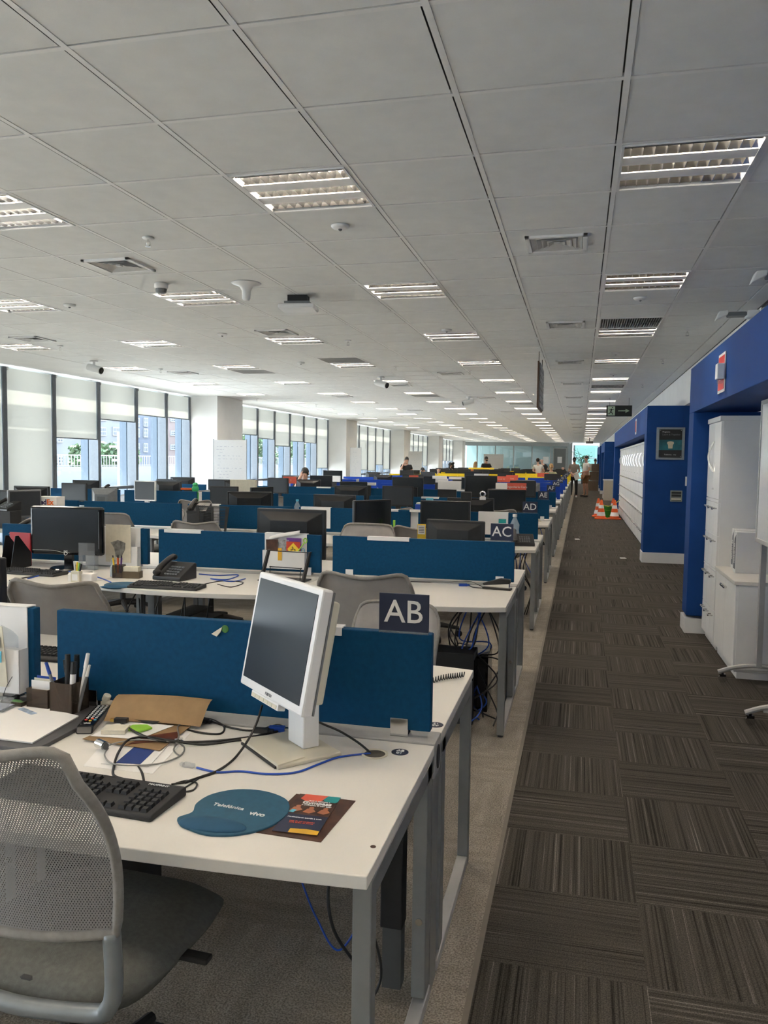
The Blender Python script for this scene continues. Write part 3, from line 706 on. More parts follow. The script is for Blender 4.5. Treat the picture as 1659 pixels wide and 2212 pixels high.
# poster, switch plate on the blue end face
po = thing('framed_poster', 'silver framed black and teal poster on the dark blue end wall', 'poster', (1.318, 12.915, 1.84))
MB().box((-.205, -.012, -.245), (.205, .012, .245)).build('frame', mat('silver_frame', (.30, .33, .36), .35, metal=.4), po, bevel=.003)
MB().box((-.165, -.016, -.215), (.165, -.0125, .215)).build('print', mblack, po)
MB().box((-.165, -.018, -.10), (.165, -.0165, .055)).build('teal_band', mat('poster_teal', (.01, .10, .13), .4, var=.3, scale=6), po)
m_ = MB().prism([(-.03, -.075), (.03, -.075), (.035, -.02), (.05, 0), (.045, .025), (0, .035), (-.045, .025), (-.05, 0), (-.035, -.02)], -.0195, -.0185, 'y'); m_.build('toast_icon', mat('poster_cream', (.55, .45, .32), .5), po)
text('Programa', .028, wplast, po, (-.12, -.0172, .175), FRONT, 'poster_text', align='LEFT')
text('Learn & Together', .036, gplast, po, (-.12, -.0172, .135), FRONT, 'poster_text', align='LEFT')
text('Telefonica   vivo', .026, wplast, po, (0, -.0172, -.17), FRONT, 'poster_text')
m_ = MB()
for x in (-.15, .15):
    for z in (-.2, .2): m_.cyl((x, -.0165, z), (x, -.020, z), .007, n=8)
m_.build('screws', chrome, po)
sw = thing('wall_grille_plate', 'small square grey louvred plate on the dark blue end wall', 'wall plate', (1.43, 12.915, 1.04))
MB().box((-.085, -.010, -.085), (.085, .010, .085)).build('plate', mat('plate_grey', (.30, .33, .30), .5), sw, bevel=.003)
MB().box((-.07, -.013, .035), (.07, -.010, .068)).box((-.07, -.013, -.01), (.07, -.010, .025)).box((-.07, -.013, -.068), (.07, -.010, -.022)).build('slots', mblack, sw)
MB().box((-.07, -.015, -.06), (.07, -.013, -.03)).build('switch_strip', cream, sw)
one(MB().box((-.03, -.012, -.07), (.03, .012, .07)), 'wall_switch', wplast, 'small white switch box at the edge of the dark blue end wall', 'switch', (1.58, 12.90, 1.27), bevel=.004)
# fire alarm sign + siren on fascia
al = thing('fire_alarm_sign', 'red fire alarm sign with white border on the blue fascia', 'sign', (.965, 6.20, 2.19))
MB().box((-.003, -.14, -.14), (.003, .14, .14)).build('sign_plate', wplast, al)
MB().box((-.005, -.12, -.12), (-.0032, .12, .12)).build('red_field', red, al)
m_ = MB(); z_ = -.0065
m_.box((z_, -.06, -.05), (z_+.001, -.045, .05)).box((z_, .045, -.05), (z_+.001, .06, .05)).box((z_, -.06, .04), (z_+.001, .06, .05)).box((z_, -.06, -.05), (z_+.001, .06, -.04)).box((z_, -.015, -.02), (z_+.001, .015, .02)); m_.build('pictogram', wplast, al)
si = thing('fire_siren', 'white siren box mounted over the red sign on the blue fascia', 'siren', (.965, 6.09, 2.19))
MB().box((-.055, -.045, -.055), (-.006, .045, .055)).build('housing', wplast, si, bevel=.006)
MB().box((-.045, -.03, -.085), (-.01, .03, -.055)).build('sounder', clear, si, bevel=.004)
al2 = thing('fire_alarm_sign', 'small distant red fire sign on the fascia of the long blue niche', 'sign', (.965, 15.4, 2.2))
MB().box((-.003, -.14, -.14), (.003, .14, .14)).build('sign_plate', wplast, al2); MB().box((-.006, -.1, -.1), (-.0032, .1, .1)).build('red_field', red, al2)
for i, (y, lab) in enumerate(((6.05, 'nearest white emergency light at the top of the right wall'), (7.55, 'second white emergency light at the top of the right wall'))):
    e = thing('emergency_light', lab, 'emergency light', (XR-.1, y, 2.83), 0, 'emergency lights under the ceiling')
    MB().box((-.05, -.07, -.03), (.05, .07, .03)).build('housing', wplast, e, bevel=.01)
    MB().box((-.20, -.06, -.015), (-.05, .06, .02)).build('arm', gplast, e, bevel=.01)
    MB().prism([(-.30, -.05), (-.20, .0), (-.20, .035), (-.27, .03)], -.05, .05, 'y').build('lamp_head', wplast, e, bevel=.008)
    MB().box((.05, -.02, -.01), (.1, .02, .01)).build('bracket', mblack, e)
# beige cupboard and boxes in the corridor
bc = thing('beige_cupboard', 'low beige cupboard with white top standing between the blue niches', 'cupboard', (*at(1304, 1081, Z=0).xy, 0))
MB().box((0, 0, 0), (.62, 1.1, .80)).build('body', beige, bc); MB().box((-.03, -.02, .80), (.64, 1.12, .84)).build('top', wplast, bc)
for i, (x, y, z, s, lab) in enumerate([(.68, 45, 0, .55, 'brown cardboard box on the floor at the far end of the aisle'), (.72, 45.1, .55, .5, 'brown cardboard box stacked on another at the far end'), (.75, 45, 1.05, .42, 'topmost brown cardboard box in front of the far person')]):
    b_ = thing('cardboard_box', lab, 'box', (x, y, z), rad(5*i), 'cardboard boxes at the end of the aisle')
    MB().box((-s/2, -s/2, 0), (s/2, s/2, s*.97)).build('carton', mat('cardboard', (.16, .115, .075), .9, var=.08), b_)
    MB().box((-s/2-.002, -.03, s*.1), (s/2+.002, .03, s*.975)).build('tape', cream, b_)
pl = thing('potted_plant', 'tall dark leafy potted plant before the far end window', 'plant', (.25, 58.5, 0))
MB().lathe([(.18, 0), (.24, .5), (.2, .5), (.001, .47)]).build('pot', mblack, pl)
m_ = MB(); l_ = MB(); rnd = random.Random(5)
for i in range(7):
    a = rnd.uniform(0, 6.28); tip = (math.cos(a)*rnd.uniform(.3, .8), math.sin(a)*.5, rnd.uniform(1.7, 2.5)); pts = spline([(0, 0, .45), (tip[0]*.2, tip[1]*.2, 1.2), tip], 5); m_.tube(pts, .015, 5)
    for q in range(34):
        p = Vector(pts[rnd.randint(4, len(pts)-1)])+Vector((rnd.gauss(0, .13), rnd.gauss(0, .13), rnd.gauss(0, .1))); d = Vector((rnd.gauss(0, 1), rnd.gauss(0, 1), rnd.gauss(0, .6))).normalized()*.10; e = d.orthogonal().normalized()*.03
        l_.add([p-d, p-e, p+d, p+e], [(0, 1, 2, 3)])
m_.build('stem', bark, pl); l_.build('foliage', leafm, pl)
# mobile whiteboard
wbd = thing('mobile_whiteboard', 'mobile whiteboard on grey curved feet with castors, cut by the right edge', 'whiteboard', (1.245, 5.97, 0))
for j, y in enumerate((.0, -.95)):
    f = MB().tube(spline([(-.26, y, .075), (-.15, y, .115), (0, y, .135), (.15, y, .115), (.26, y, .075)], 5), .016, 8).box((-.16, y-.012, .085), (.16, y+.012, .10)).build('foot', deskedge, wbd, smooth=False)
    for x in (-.23, .23):
        MB().cyl((x, y-.012, .03), (x, y+.012, .03), .028, n=16).build('castor', chrome, f)
        MB().cyl((x, y, .04), (x, y, .085), .008, n=8).box((x-.02, y-.016, .045), (x+.02, y+.016, .062)).build('castor_fork', gloss, f)
    MB().box((-.018, y-.022, .13), (.018, y+.022, 1.9)).build('pole', deskedge, wbd)
MB().box((-.035, -1.15, 1.03), (-.02, .05, 1.95)).build('board', mat('whiteboard_surface', (.80, .81, .83), .15, var=.01), wbd)
m_ = MB().box((-.042, -1.16, 1.00), (-.014, .05, 1.03)).box((-.042, -1.16, 1.95), (-.014, .05, 1.98)).box((-.042, .05, 1.0), (-.014, .075, 1.98)).box((-.042, -1.18, 1.0), (-.014, -1.15, 1.98))
m_.build('board_frame', deskedge, wbd, bevel=.003)
# cones and bucket
cn = thing('traffic_cone', '', 'traffic cone', (0, 0, 0), 0, 'orange and white cones around the bucket')
MB().box((-.17, -.17, 0), (.17, .17, .03)).build('cone_base', orange, cn, bevel=.01)
MB().lathe([(.125, .03), (.026, .52), (.001, .52)], n=24).build('cone_body', orange, cn, smooth=False)
MB().lathe([(.117, .085), (.093, .19)], n=24).build('white_band', wplast, cn); MB().lathe([(.075, .29), (.052, .39)], n=24).build('white_band', wplast, cn)
freeze(cn)
for x, y, lab in ((.52, 23.5, 'orange and white cone, rear left of the green bucket'), (.58, 22.6, 'orange and white cone in front at the left of the green bucket'), (.93, 23.6, 'orange and white cone, rear right of the green bucket against the lockers'), (.93, 22.6, 'orange and white cone in front at the right of the green bucket')):
    use(USED, cn, loc=(x, y, 0), label=lab)
bk = thing('bucket', 'green plastic bucket standing between the cones on the aisle carpet', 'bucket', (.76, 23.02, 0))
MB().lathe([(.001, 0), (.115, 0), (.15, .30), (.157, .30), (.157, .32), (.14, .32), (.108, .02), (.001, .02)], n=28).build('bucket_body', green, bk, smooth=False)
MB().tube([(.15*math.cos(a), -.06-.10*math.sin(a), .28-.06*math.sin(a)) for a in [PI*i/12 for i in range(13)]], .005, 6).build('bucket_handle', lime, bk)
one(MB().tube(spline([(-.28, -.1, .44), (-.15, -.05, .36), (0, 0, .34), (.13, .05, .40), (.26, .2, .50)], 6), .012, 6), 'warning_tape', mat('yellow_black_tape', (.55, .5, .05), .6, var=.5, scale=40), 'yellow and black tape strung between the cones over the bucket', 'tape', (.81, 22.85, 0))
for px, py, lab in ((1247, 1165, 'scrap of white paper on the aisle carpet near the desks'), (1346, 1206, 'scrap of white paper on the aisle carpet near the blue end wall')):
    p = at(px, py, Z=.004); one(MB().prism([(-.04, -.05), (.05, -.04), (.03, .06), (-.05, .04)], .002, .012), 'paper_scrap', paper, lab, 'paper scrap', (p.x, p.y, 0))

# ------------------------------------------------------------------ desk rows
DT = .742; X0 = -.375; MW = 1.30; NM = 6; PITCH = 2.93; YS = 2.22
ROWS = ['AB', 'AC', 'AD', 'AE', 'AF', 'AG', 'AH', 'AI', 'AJ', 'AK', 'AL', 'AM', 'AN', 'AO', 'AP']
def ysc(k): return YS+PITCH*k
def rowname(k): return 'row '+ROWS[k]
SIDE = {0: 'nearest the aisle', 1: 'second from the aisle', 2: 'third from the aisle', 3: 'fourth from the aisle', 4: 'fifth from the aisle', 5: 'last one by the windows'}
def make_desk(front, bulge):
    """desk with origin at its right end on the screen line; front=True lies towards the viewer"""
    r = thing('desk', '', 'desk', (0, 0, 0), 0, 'white desks in rows with grey steel legs')
    s = -1 if front else 1
    d0, d1 = .055, .785
    W_ = MW-.006
    edge = [(0, s*d1)]+[(-W_*t, s*(d1+bulge*math.sin(PI*min(1, t*1.0))**.8)) for t in [i/14 for i in range(1, 14)]]+[(-W_, s*d1)]
    pts = [(0, s*d0)]+edge+[(-W_, s*d0)]
    if front: pts = pts
    top = MB().prism(pts, DT-.028, DT).build('desktop', white, r, bevel=.0025)
    for x in (-.019, -W_+.022):
        MB().box((x-.02, s*(d1-.075), .012), (x+.02, s*(d1-.035), DT-.03)).build('leg', steel, r, bevel=.003)
        MB().cyl((x, s*(d1-.055), 0), (x, s*(d1-.055), .014), .016, n=10).build('leg_foot', mblack, r)
    MB().box((-.039, s*(d0+.03), .06), (.0, s*(d0+.09), DT-.03)).build('leg', steel, r, bevel=.003)
    MB().box((-.039, s*.055, .012), (-.0, s*(d1-.075), .045)).build('floor_rail', deskedge, r, bevel=.003)
    MB().box((-.039, s*.055, DT-.075), (-.0, s*(d1-.04), DT-.03)).build('top_rail', steel, r, bevel=.002)
    b = MB()
    for z in (.66, .28): b.cyl((-.019, s*(d0+.089), z), (-.019, s*(d0+.095), z), .010, n=12)
    b.build('bolt', chrome, r)
    gm = MB().lathe([(.036, 0), (.037, .003), (.033, .004), (.029, .002), (.029, .0005)], (-.145, s*.165, DT)).build('cable_grommet', ivory, r)
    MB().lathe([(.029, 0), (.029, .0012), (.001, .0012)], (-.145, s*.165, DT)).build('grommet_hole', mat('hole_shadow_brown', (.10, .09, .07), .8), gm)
    return freeze(r)
desk_f0 = make_desk(True, .02); desk_f = make_desk(True, .11); desk_r = make_desk(False, .06)
def make_trunk(n):   # n desks long
    r = thing('cable_trunking', '', 'cable channel', (0, 0, 0), 0, 'grey cable channels between facing desks')
    MB().box((-MW*n+.01, -.05, DT-.10), (0, .05, DT+.004)).build('channel', deskedge, r, bevel=.003)
    MB().box((-.055, -.05, 0), (-.004, .05, DT-.10)).build('end_post', steel, r, bevel=.002)
    MB().prism([(.022*math.cos(a), DT-.05+.035*math.sin(a)) for a in [2*PI*i/16 for i in range(16)]], .0005, .003, 'x').build('end_hole', mblack, r)
    for i in range(1, n+1): MB().box((-MW*i-.02, -.02, 0), (-MW*i+.03, .02, DT-.1)).build('post', steel, r)
    return freeze(r)
trunk = make_trunk(NM); trunk5 = make_trunk(5)
def nmod(k): return NM if k in (3, 4) else 5
def make_panel(m, ax, zt=1.022):
    r = thing('desk_screen', '', 'desk divider', (0, 0, 0), 0, 'fabric desk dividers')
    w = MW-.085
    MB().box((-w, -.017, .765), (0, .017, zt)).build('board', m, r, bevel=.003)
    for x in (-.09, -w+.12):
        b = MB().box((x-.026, -.024, .747), (x+.026, -.018, .80)).box((x-.026, .018, .747), (x+.026, .024, .80)).box((x-.026, -.024, .746), (x+.026, .024, .750))
        b.build('clip', ax, r, bevel=.001)
    return freeze(r)
pan0 = make_panel(teal, chrome, 1.047); pan1 = make_panel(teal, wplast); pan2 = make_panel(royal, wplast); pan3 = make_panel(yellow, wplast)
hookm = wplast
for k in range(len(ROWS)):
    y = ysc(k)
    tk = trunk if nmod(k) == NM else trunk5; lab = 'grey cable channel along the middle of desk %s' % rowname(k)
    tr_ = dup(tk, (X0, y, 0)) if USED.get('t%d' % nmod(k)) else tk; USED['t%d' % nmod(k)] = 1; tr_.location = (X0, y, 0); tr_['label'] = lab
    for i in range(nmod(k)):
        x = X0-MW*i
        f = desk_f0 if (k == 0 and i == 0) else desk_f
        r = use({} if f is desk_f0 else USED, f, loc=(x, y, 0)) if f is desk_f0 else dup(desk_f, (x, y, 0)) if USED.get('df') else use(USED, desk_f, loc=(x, y, 0))
        if f is desk_f: USED['df'] = 1
        r['label'] = 'white desk on the near side of %s, %s' % (rowname(k), SIDE[i])
        r = dup(desk_r, (x, y, 0)) if USED.get('dr') else use(USED, desk_r, loc=(x, y, 0)); USED['dr'] = 1
        r['label'] = 'white desk on the far side of %s, %s' % (rowname(k), SIDE[i])
        pt = pan0 if k == 0 else pan1 if k <= 4 else pan2 if k <= 8 else pan3
        key = 'p'+str(id(pt)); colr = 'teal blue' if k <= 4 else 'royal blue' if k <= 8 else 'yellow'
        r = dup(pt, (x-.02, y, 0)) if USED.get(key) else pt; USED[key] = 1
        r.location = (x-.02, y, 0); r['label'] = '%s fabric desk divider of %s, %s' % (colr, rowname(k), SIDE[i])
# row signs
for k, nm in enumerate(ROWS[:12]):
    y = ysc(k); xr = X0-.030
    s = thing('row_sign', 'dark navy %s letter sign standing on the end of the desk divider' % nm, 'sign', (xr-.0725, y-.012, 1.047 if k == 0 else 1.028), rad(0), 'navy row letter signs')
    MB().box((-.0725, -.0035, .004), (.0725, .0035, .112)).build('sign_plate', navy, s, bevel=.001)
    MB().box((-.0725, -.006, -.002), (.0725, -.0035, .004)).box((-.0725, -.006, 0), (.0725, .022, .004)).build('clear_base', clear, s)
    text(nm, .092, mat('sign_letter_white', (.72, .72, .70), .6), s, (0, -.0052, .058), FRONT, 'letters', bold=.0004)

# ------------------------------------------------------------------ chairs
def make_chair(fabric, detailed=True, closed_top=False):
    """task chair facing +Y, back towards -Y"""
    r = thing('office_chair', '', 'office chair', (0, 0, 0), 0, 'grey mesh office chairs on castors')
    zb, zt = .598, 1.0
    def edge(u, v):
        w = .222+.022*v**.7
        dip = .030*(1-abs(u)**1.3) if not closed_top else -.012*(1-u*u)
        top = zt-dip-.042*abs(u)**8-.032*abs(u)**20
        z = zb-.012*(1-u*u)+v*(top-zb)
        w2 = w*(1-.055*(max(0, v-.72)/.28)**2.2*abs(u))
        return (u*w2, -.20-.10*v+.045*u*u*(1-.3*v)+.035*math.sin(PI*v), z)
    MB().grid(lambda u, v: edge(2*u-1, v), 20, 14).build('back_mesh', fabric, r, smooth=True)
    n = 12
    path = [edge(-1, i/n) for i in range(n)]+[edge(-1+2*i/20, 1) for i in range(21)]+[edge(1, 1-i/n) for i in range(1, n+1)]
    path = path+[edge(1-2*i/14, 0) for i in range(1, 14)]
    MB().tube(path, .0105, 8, closed=True).build('back_frame', chairplast, r, smooth=True)
    b0 = edge(1, 0); b1 = edge(-1, 0)
    tb = spline([(b0[0]-.01, b0[1], b0[2]), (b0[0]-.002, b0[1]-.005, .50), (b0[0]-.012, b0[1]-.008, .455), (b0[0]-.05, b0[1]-.008, .435), (0, b0[1]-.02, .425), (b1[0]+.05, b1[1]-.008, .435), (b1[0]+.012, b1[1]-.008, .455), (b1[0]+.002, b1[1]-.005, .50), (b1[0]+.01, b1[1], b1[2])], 6)
    MB().tube(tb, .017, 10).build('back_support', mat('grey_tube', (.22, .24, .25), .35, metal=.3), r, smooth=True)
    def seat(u, v):
        a, c = 2*u-1, 2*v-1
        q = (abs(a)**4+abs(c)**4)**.25 if (a or c) else 0
        m = max(abs(a), abs(c)); k = m/q if q else 1
        x, y = a*k*.232, c*k*.232
        return (x, y+.085, .460-.045*max(0, m)**5+.008*a*a-.02*max(0, c)**3)
    MB().grid(seat, 14, 14).build('seat', seatfab, r, smooth=True, thick=.045)
    MB().box((-.09, -.10, .40), (.09, .12, .455)).box((-.02, -.14, .42), (.02, -.05, .455)).build('mechanism', mblack, r, bevel=.01)
    MB().box((.09, .04, .425), (.30, .07, .437)).build('lever', mblack, r, bevel=.004)
    MB().cyl((0, 0, .10), (0, 0, .41), .028, .022).build('gas_column', mblack, r)
    for i in range(5):
        a = 2*PI*i/5+.3; c, s_ = math.cos(a), math.sin(a)
        MB().tube([(0, 0, .115), (c*.15, s_*.15, .10), (c*.29, s_*.29, .075)], .02, 8, rs=[.03, .022, .015]).build('base_arm', mblack, r)
        MB().cyl((c*.29-s_*.022, s_*.29+c*.022, .03), (c*.29+s_*.022, s_*.29-c*.022, .03), .03, n=14).cyl((c*.29, s_*.29, .03), (c*.29, s_*.29, .075), .01, n=8).build('castor', black, r)
    return freeze(r)
ch_near = make_chair(meshfab); ch_std = make_chair(meshfar); ch_pale = make_chair(meshfar, closed_top=True)
use({}, ch_near, loc=(-1.03, 1.445, .055), rz=rad(-3), label='grey mesh office chair in the bottom left corner at the nearest desk')
CH = [  # x, y, rz, template, label
    (-1.03, 4.03, rad(3), ch_std, 'grey mesh office chair behind the white monitor, facing desk row AC'),
    (-2.27, 3.35, rad(2), ch_std, 'pale mesh office chair between the nearest divider and row AC'),
    (-.83, 3.42, rad(178), ch_pale, 'grey mesh chair partly hidden behind the AB sign'),
    (-4.33, 6.95, rad(4), ch_pale, 'pale closed-top chair right behind the large black monitor in row AC'),
    (-3.22, 6.6, rad(-3), ch_std, 'grey chair with dipped back left of the black letter tray in row AD'),
    (-1.72, 6.12, rad(175), ch_pale, 'pale chair back just above the divider left of the yellow tagged chair'),
    (-1.28, 6.82, rad(-4), ch_std, 'grey chair with a yellow tag hanging on its back in front of row AD'),
    (-2.08, 9.3, rad(0), ch_std, 'grey chair behind the sideways monitor in front of row AE'),
    (-2.46, 6.6, rad(10), ch_pale, 'grey chair half hidden by the big black monitor back'),
    (-.90, 9.55, rad(-5), ch_std, 'grey chair left of the AD sign'),
]
PLACED = set()
for x, y, rz, tpl, lab in CH: use(USED, tpl, loc=(x, y, 0), rz=rz, label=lab) if tpl is not ch_std else (dup(tpl, (x, y, 0), rz, lab) if USED.get('cs') else use(USED, tpl, loc=(x, y, 0), rz=rz, label=lab)); USED['cs'] = 1
for o_ in list(S.collection.objects):
    if o_.get('label') == 'grey mesh chair partly hidden behind the AB sign': o_.scale = (.86, .86, .862)
tagm = thing('hanging_tag', 'yellow and white tag hanging over the back of a grey chair', 'tag', (-1.265, 6.490, .905))
MB().box((-.035, -.004, -.02), (.035, .004, .105)).build('tag_cover', yel, tagm, bevel=.002); MB().box((-.03, -.007, .02), (.03, -.0045, .095)).build('tag_card', paper, tagm)
m_ = MB()
for i in range(4): m_.box((-.022, -.008, .035+i*.013), (.022, -.0072, .039+i*.013))
m_.build('printed_lines', mblack, tagm)

# ------------------------------------------------------------------ monitors
def make_monitor(w, h, body, screen, style='wide', base=True, stand_h=.10, bez=.018, logo=None):
    """monitor facing -Y; origin on the desk under the stand"""
    r = thing('monitor', '', 'monitor', (0, 0, 0), 0, 'desktop monitors')
    z0 = stand_h; z1 = stand_h+h
    MB().prism([(-w/2, z0), (w/2, z0), (w/2, z1), (-w/2, z1)], -.022, .012, 'y').build('bezel', body, r, bevel=.006)
    MB().box((-w/2+bez, -.0245, z0+bez*1.4), (w/2-bez, -.0215, z1-bez)).build('screen', screen, r)
    c = [(-w*.36, z0+h*.16), (w*.36, z0+h*.16), (w*.36, z1-h*.14), (-w*.36, z1-h*.14)]
    vs = [(-w*.46, .012, z0+h*.06), (w*.46, .012, z0+h*.06), (w*.46, .012, z1-h*.06), (-w*.46, .012, z1-h*.06)]+[(x*.75, .052, (z-z0-h/2)*.75+z0+h/2) for x, z in c]
    bk_ = MB().add(vs, [(4, 5, 6, 7)]+[(q, (q+1) % 4, 4+(q+1) % 4, 4+q) for q in range(4)]).build('back_shell', body, r, bevel=.004)
    m = MB()
    for i in range(6): m.box((-w*.16, .0505, z0+h*.66-i*.009), (w*.16, .0535, z0+h*.66-i*.009+.003))
    m.build('vent_slots', mblack, bk_)
    MB().box((-.035, .02, .012), (.035, .055, z0+h*.45)).build('stand_neck', body if body is not wplast else wplast, r, bevel=.004)
    MB().lathe([(.001, 0), (.115, 0), (.118, .006), (.10, .014), (.001, .018)], (0, .02, 0), 28).build('stand_base', body, r)
    MB().box((w*.30, -.0235, z0+.006), (w*.34, -.0225, z0+.009)).build('power_light', chrome, r)
    return freeze(r)
mon_w = make_monitor(.50, .30, black, scr); mon_g = make_monitor(.43, .28, mblack, scrg); mon_s = make_monitor(.37, .31, gplast, scrg)
mon_x = make_monitor(.55, .37, black, scr, stand_h=.05); mon_i = make_monitor(.36, .30, wplast, scrg, bez=.014)
TPL = dict(w=mon_w, g=mon_g, s=mon_s, x=mon_x, i=mon_i)
TH = dict(w=.40, g=.38, s=.41, x=.42, i=.40)
def mon(t, x, y, ztop, yaw, lab, tilt=0):
    r = TPL[t]; first_ = not USED.get('m'+t); USED['m'+t] = 1
    r = r if first_ else dup(r)
    r.location = (x, y, ztop-TH[t]); r.rotation_euler = (rad(tilt), 0, rad(yaw)); r['label'] = lab
    if ztop-TH[t] > DT+.02:
        one(box((-.12, -.10, 0), (.12, .10, ztop-TH[t]-DT)), 'monitor_riser', mblack if t != 'i' else wplast, ' '.join(('block under the '+lab).split()[:16]), 'monitor stand', (x, y, DT), rad(yaw), 'monitor risers', bevel=.004)
    return r
SEATS = set()
def M_(t, px0, px1, py, Y, yaw, lab, front=True):
    a, b_ = at(px0, py, Y=Y), at(px1, py, Y=Y); x = (a.x+b_.x)/2
    z = max(a.z, DT+TH[t])
    mon(t, x, Y, z, yaw, lab)
    k = round((Y-YS)/PITCH); i = int((X0-x)/MW); SEATS.add((k, max(0, min(NM-1, i)), Y < ysc(k)))
M_('x', 555, 705, 1115, 5.62, 177, 'large black monitor seen from behind over the divider of row AC')
M_('w', -155, -35, 1250, 2.66, 172, 'black monitor back at the left edge behind the photo organiser')
M_('w', 27, 110, 1049, 8.6, 180, 'wide black monitor back at the far left with a square stand plate')
M_('w', -30, 30, 1065, 7.72, 6, 'black monitor cut by the left edge beside the telephone')
M_('s', 34, 70, 1062, 7.65, 62, 'narrow turned black monitor left of the courier box')
M_('s', 200, 250, 1063, 8.5, 170, 'silver grey old monitor back above the divider of row AD')
M_('g', 128, 195, 1055, 10.65, 0, 'blue grey flat monitor face at the left in front of row AE')
M_('w', 160, 210, 1040, 11.45, 175, 'dark monitor back at the windows with a telephone in front')
M_('i', 292, 337, 1038, 10.75, -4, 'white framed upright monitor at the left in row AE')
M_('g', 333, 390, 1036, 13.55, 0, 'dark grey monitor right of the white framed one')
M_('g', 445, 502, 1035, 13.6, -2, 'dark grey monitor left of the first whiteboard in row AF')
M_('g', 455, 515, 1065, 10.7, 2, 'dark monitor with silver rim above the black letter tray')
M_('w', 685, 760, 1081, 8.5, 176, 'black monitor back reading AOC over the divider of row AD')
M_('w', 785, 822, 1088, 7.6, 58, 'black monitor turned sideways left of the yellow tagged chair')
M_('w', 915, 1010, 1100, 7.78, -2, 'black monitor face behind the AC sign row')
M_('g', 945, 1022, 1136, 5.55, 168, 'dark monitor back leaning low beside the AC sign')
M_('w', 973, 1060, 1083, 8.5, 180, 'black monitor back carrying a webcam in row AD')
M_('x', 1012, 1067, 1027, 13.6, 0, 'tall black monitor near the coral team sign')
M_('w', 640, 692, 1041, 14.4, 178, 'black monitor in front of the man with his hand on his head')
M_('g', 588, 615, 1032, 13.6, -12, 'grey monitor left of the red box')
M_('g', 553, 577, 1064, 10.7, 66, 'tall turned monitor right of the white archive box in row AE')
M_('w', 735, 780, 1058, 11.4, 178, 'glossy black monitor back in the middle of row AE')
M_('w', 740, 788, 1044, 13.6, 0, 'black monitor face in the middle of row AF')
M_('w', 836, 895, 1056, 11.4, 182, 'black curved monitor back in the middle right of row AE')
M_('x', 858, 905, 1030, 13.6, 0, 'tall black monitor face above the middle of row AF')
M_('w', 676, 712, 1027, 16.3, 0, 'black monitor left of the paper stand in row AG')
M_('w', 703, 735, 1016, 19.3, 0, 'small black monitor before the second white column')
M_('g', 1110, 1150, 1038, 13.6, 0, 'grey monitor behind the coral team sign')
M_('g', 878, 905, 1024, 16.4, 0, 'grey monitor below the woman on the phone')
M_('g', 1010, 1036, 1018, 19.2, 0, 'dark grey monitor in front of the blonde woman')
# random rest, seat by seat
PEOPLE = [(-.13, 35.75), (.24, 36.8), (-6.48, 30.05), (-5.45, 15.45), (-5.22, 32.98), (-4.56, 35.75), (-4.10, 35.85), (-1.75, 35.85), (-1.62, 38.8), (-1.05, 30.05), (-5.75, 32.98), (-.87, 41.75), (-5.85, 30.05)]
rnd = random.Random(23)
far_m = None; far_c = None
CH += [(-7.68, 16.7), (-7.62, 26.9), (-7.45, 36.4), (-4.9, 46.5), (-5.3, 46.5), (-4.5, 46.5)]
for k in range(2, len(ROWS)):
    for i in range(nmod(k)):
        for fr in (True, False):
            x = X0-MW*(i+.5)+rnd.uniform(-.25, .25); side = 'near' if fr else 'far'
            who = '%s side of %s, %s' % (side, rowname(k), SIDE[i])
            y = ysc(k)+(-.38 if fr else .38)
            if (k, i, fr) not in SEATS and rnd.random() < (.50 if k < 7 else .30 if k < 11 else .8) and not (k == 2 and fr):
                t = rnd.choice('wwgwgs'); yaw = (0 if fr else 180)+rnd.uniform(-18, 18); zt = rnd.uniform(1.12, 1.19)
                if k < 8: mon(t, x, y, max(zt, DT+TH[t]), yaw, 'dark monitor on the '+who)
                else:
                    lab = 'distant dark monitor on the '+who
                    if far_m is None:
                        far_m = one(MB().box((-.25, -.02, .1), (.25, .02, .42)).box((-.2, .02, .15), (.2, .05, .37)).box((-.03, .02, 0), (.03, .05, .2)).box((-.12, -.08, 0), (.12, .1, .012)), 'monitor', mblack, lab, 'monitor', (x, y, DT), rad(yaw), 'desktop monitors', bevel=.004)
                    else: dup(far_m, (x, y, DT), rad(yaw), lab)
            yc = ysc(k)+(-1.06 if fr else 1.06)+rnd.uniform(-.04, .04)
            if any(abs(x-p[0]) < .75 and abs(yc-p[1]) < .9 for p in PEOPLE) or any(abs(x-c[0]) < .66 and abs(yc-c[1]) < .7 for c in CH): continue
            if rnd.random() < .55 and not (k in (2, 3) and i < 3):
                CH.append((x, yc))
                rz = (0 if fr else PI)+rnd.uniform(-.5, .5); lab = 'grey mesh office chair on the '+who
                if k < 7: dup(ch_std if rnd.random() < .5 else ch_pale, (x, yc, rnd.uniform(-.02, .03)), rz, lab)
                else:
                    if far_c is None:
                        far_c = one(MB().grid(lambda u, v: ((2*u-1)*.23, -.22-.08*v, .58+.42*v-.02*(1-(2*u-1)**2)*v), 6, 3).box((-.23, -.2, .45), (.23, .25, .5)).cyl((0, 0, .1), (0, 0, .45), .03, n=8).box((-.28, -.02, .03), (.28, .02, .1)).box((-.02, -.28, .03), (.02, .28, .1)), 'office_chair', chairplast, lab, 'office chair', (x, yc, 0), rz, 'grey mesh office chairs on castors', thick=.01)
                    else: dup(far_c, (x, yc, 0), rz, lab)

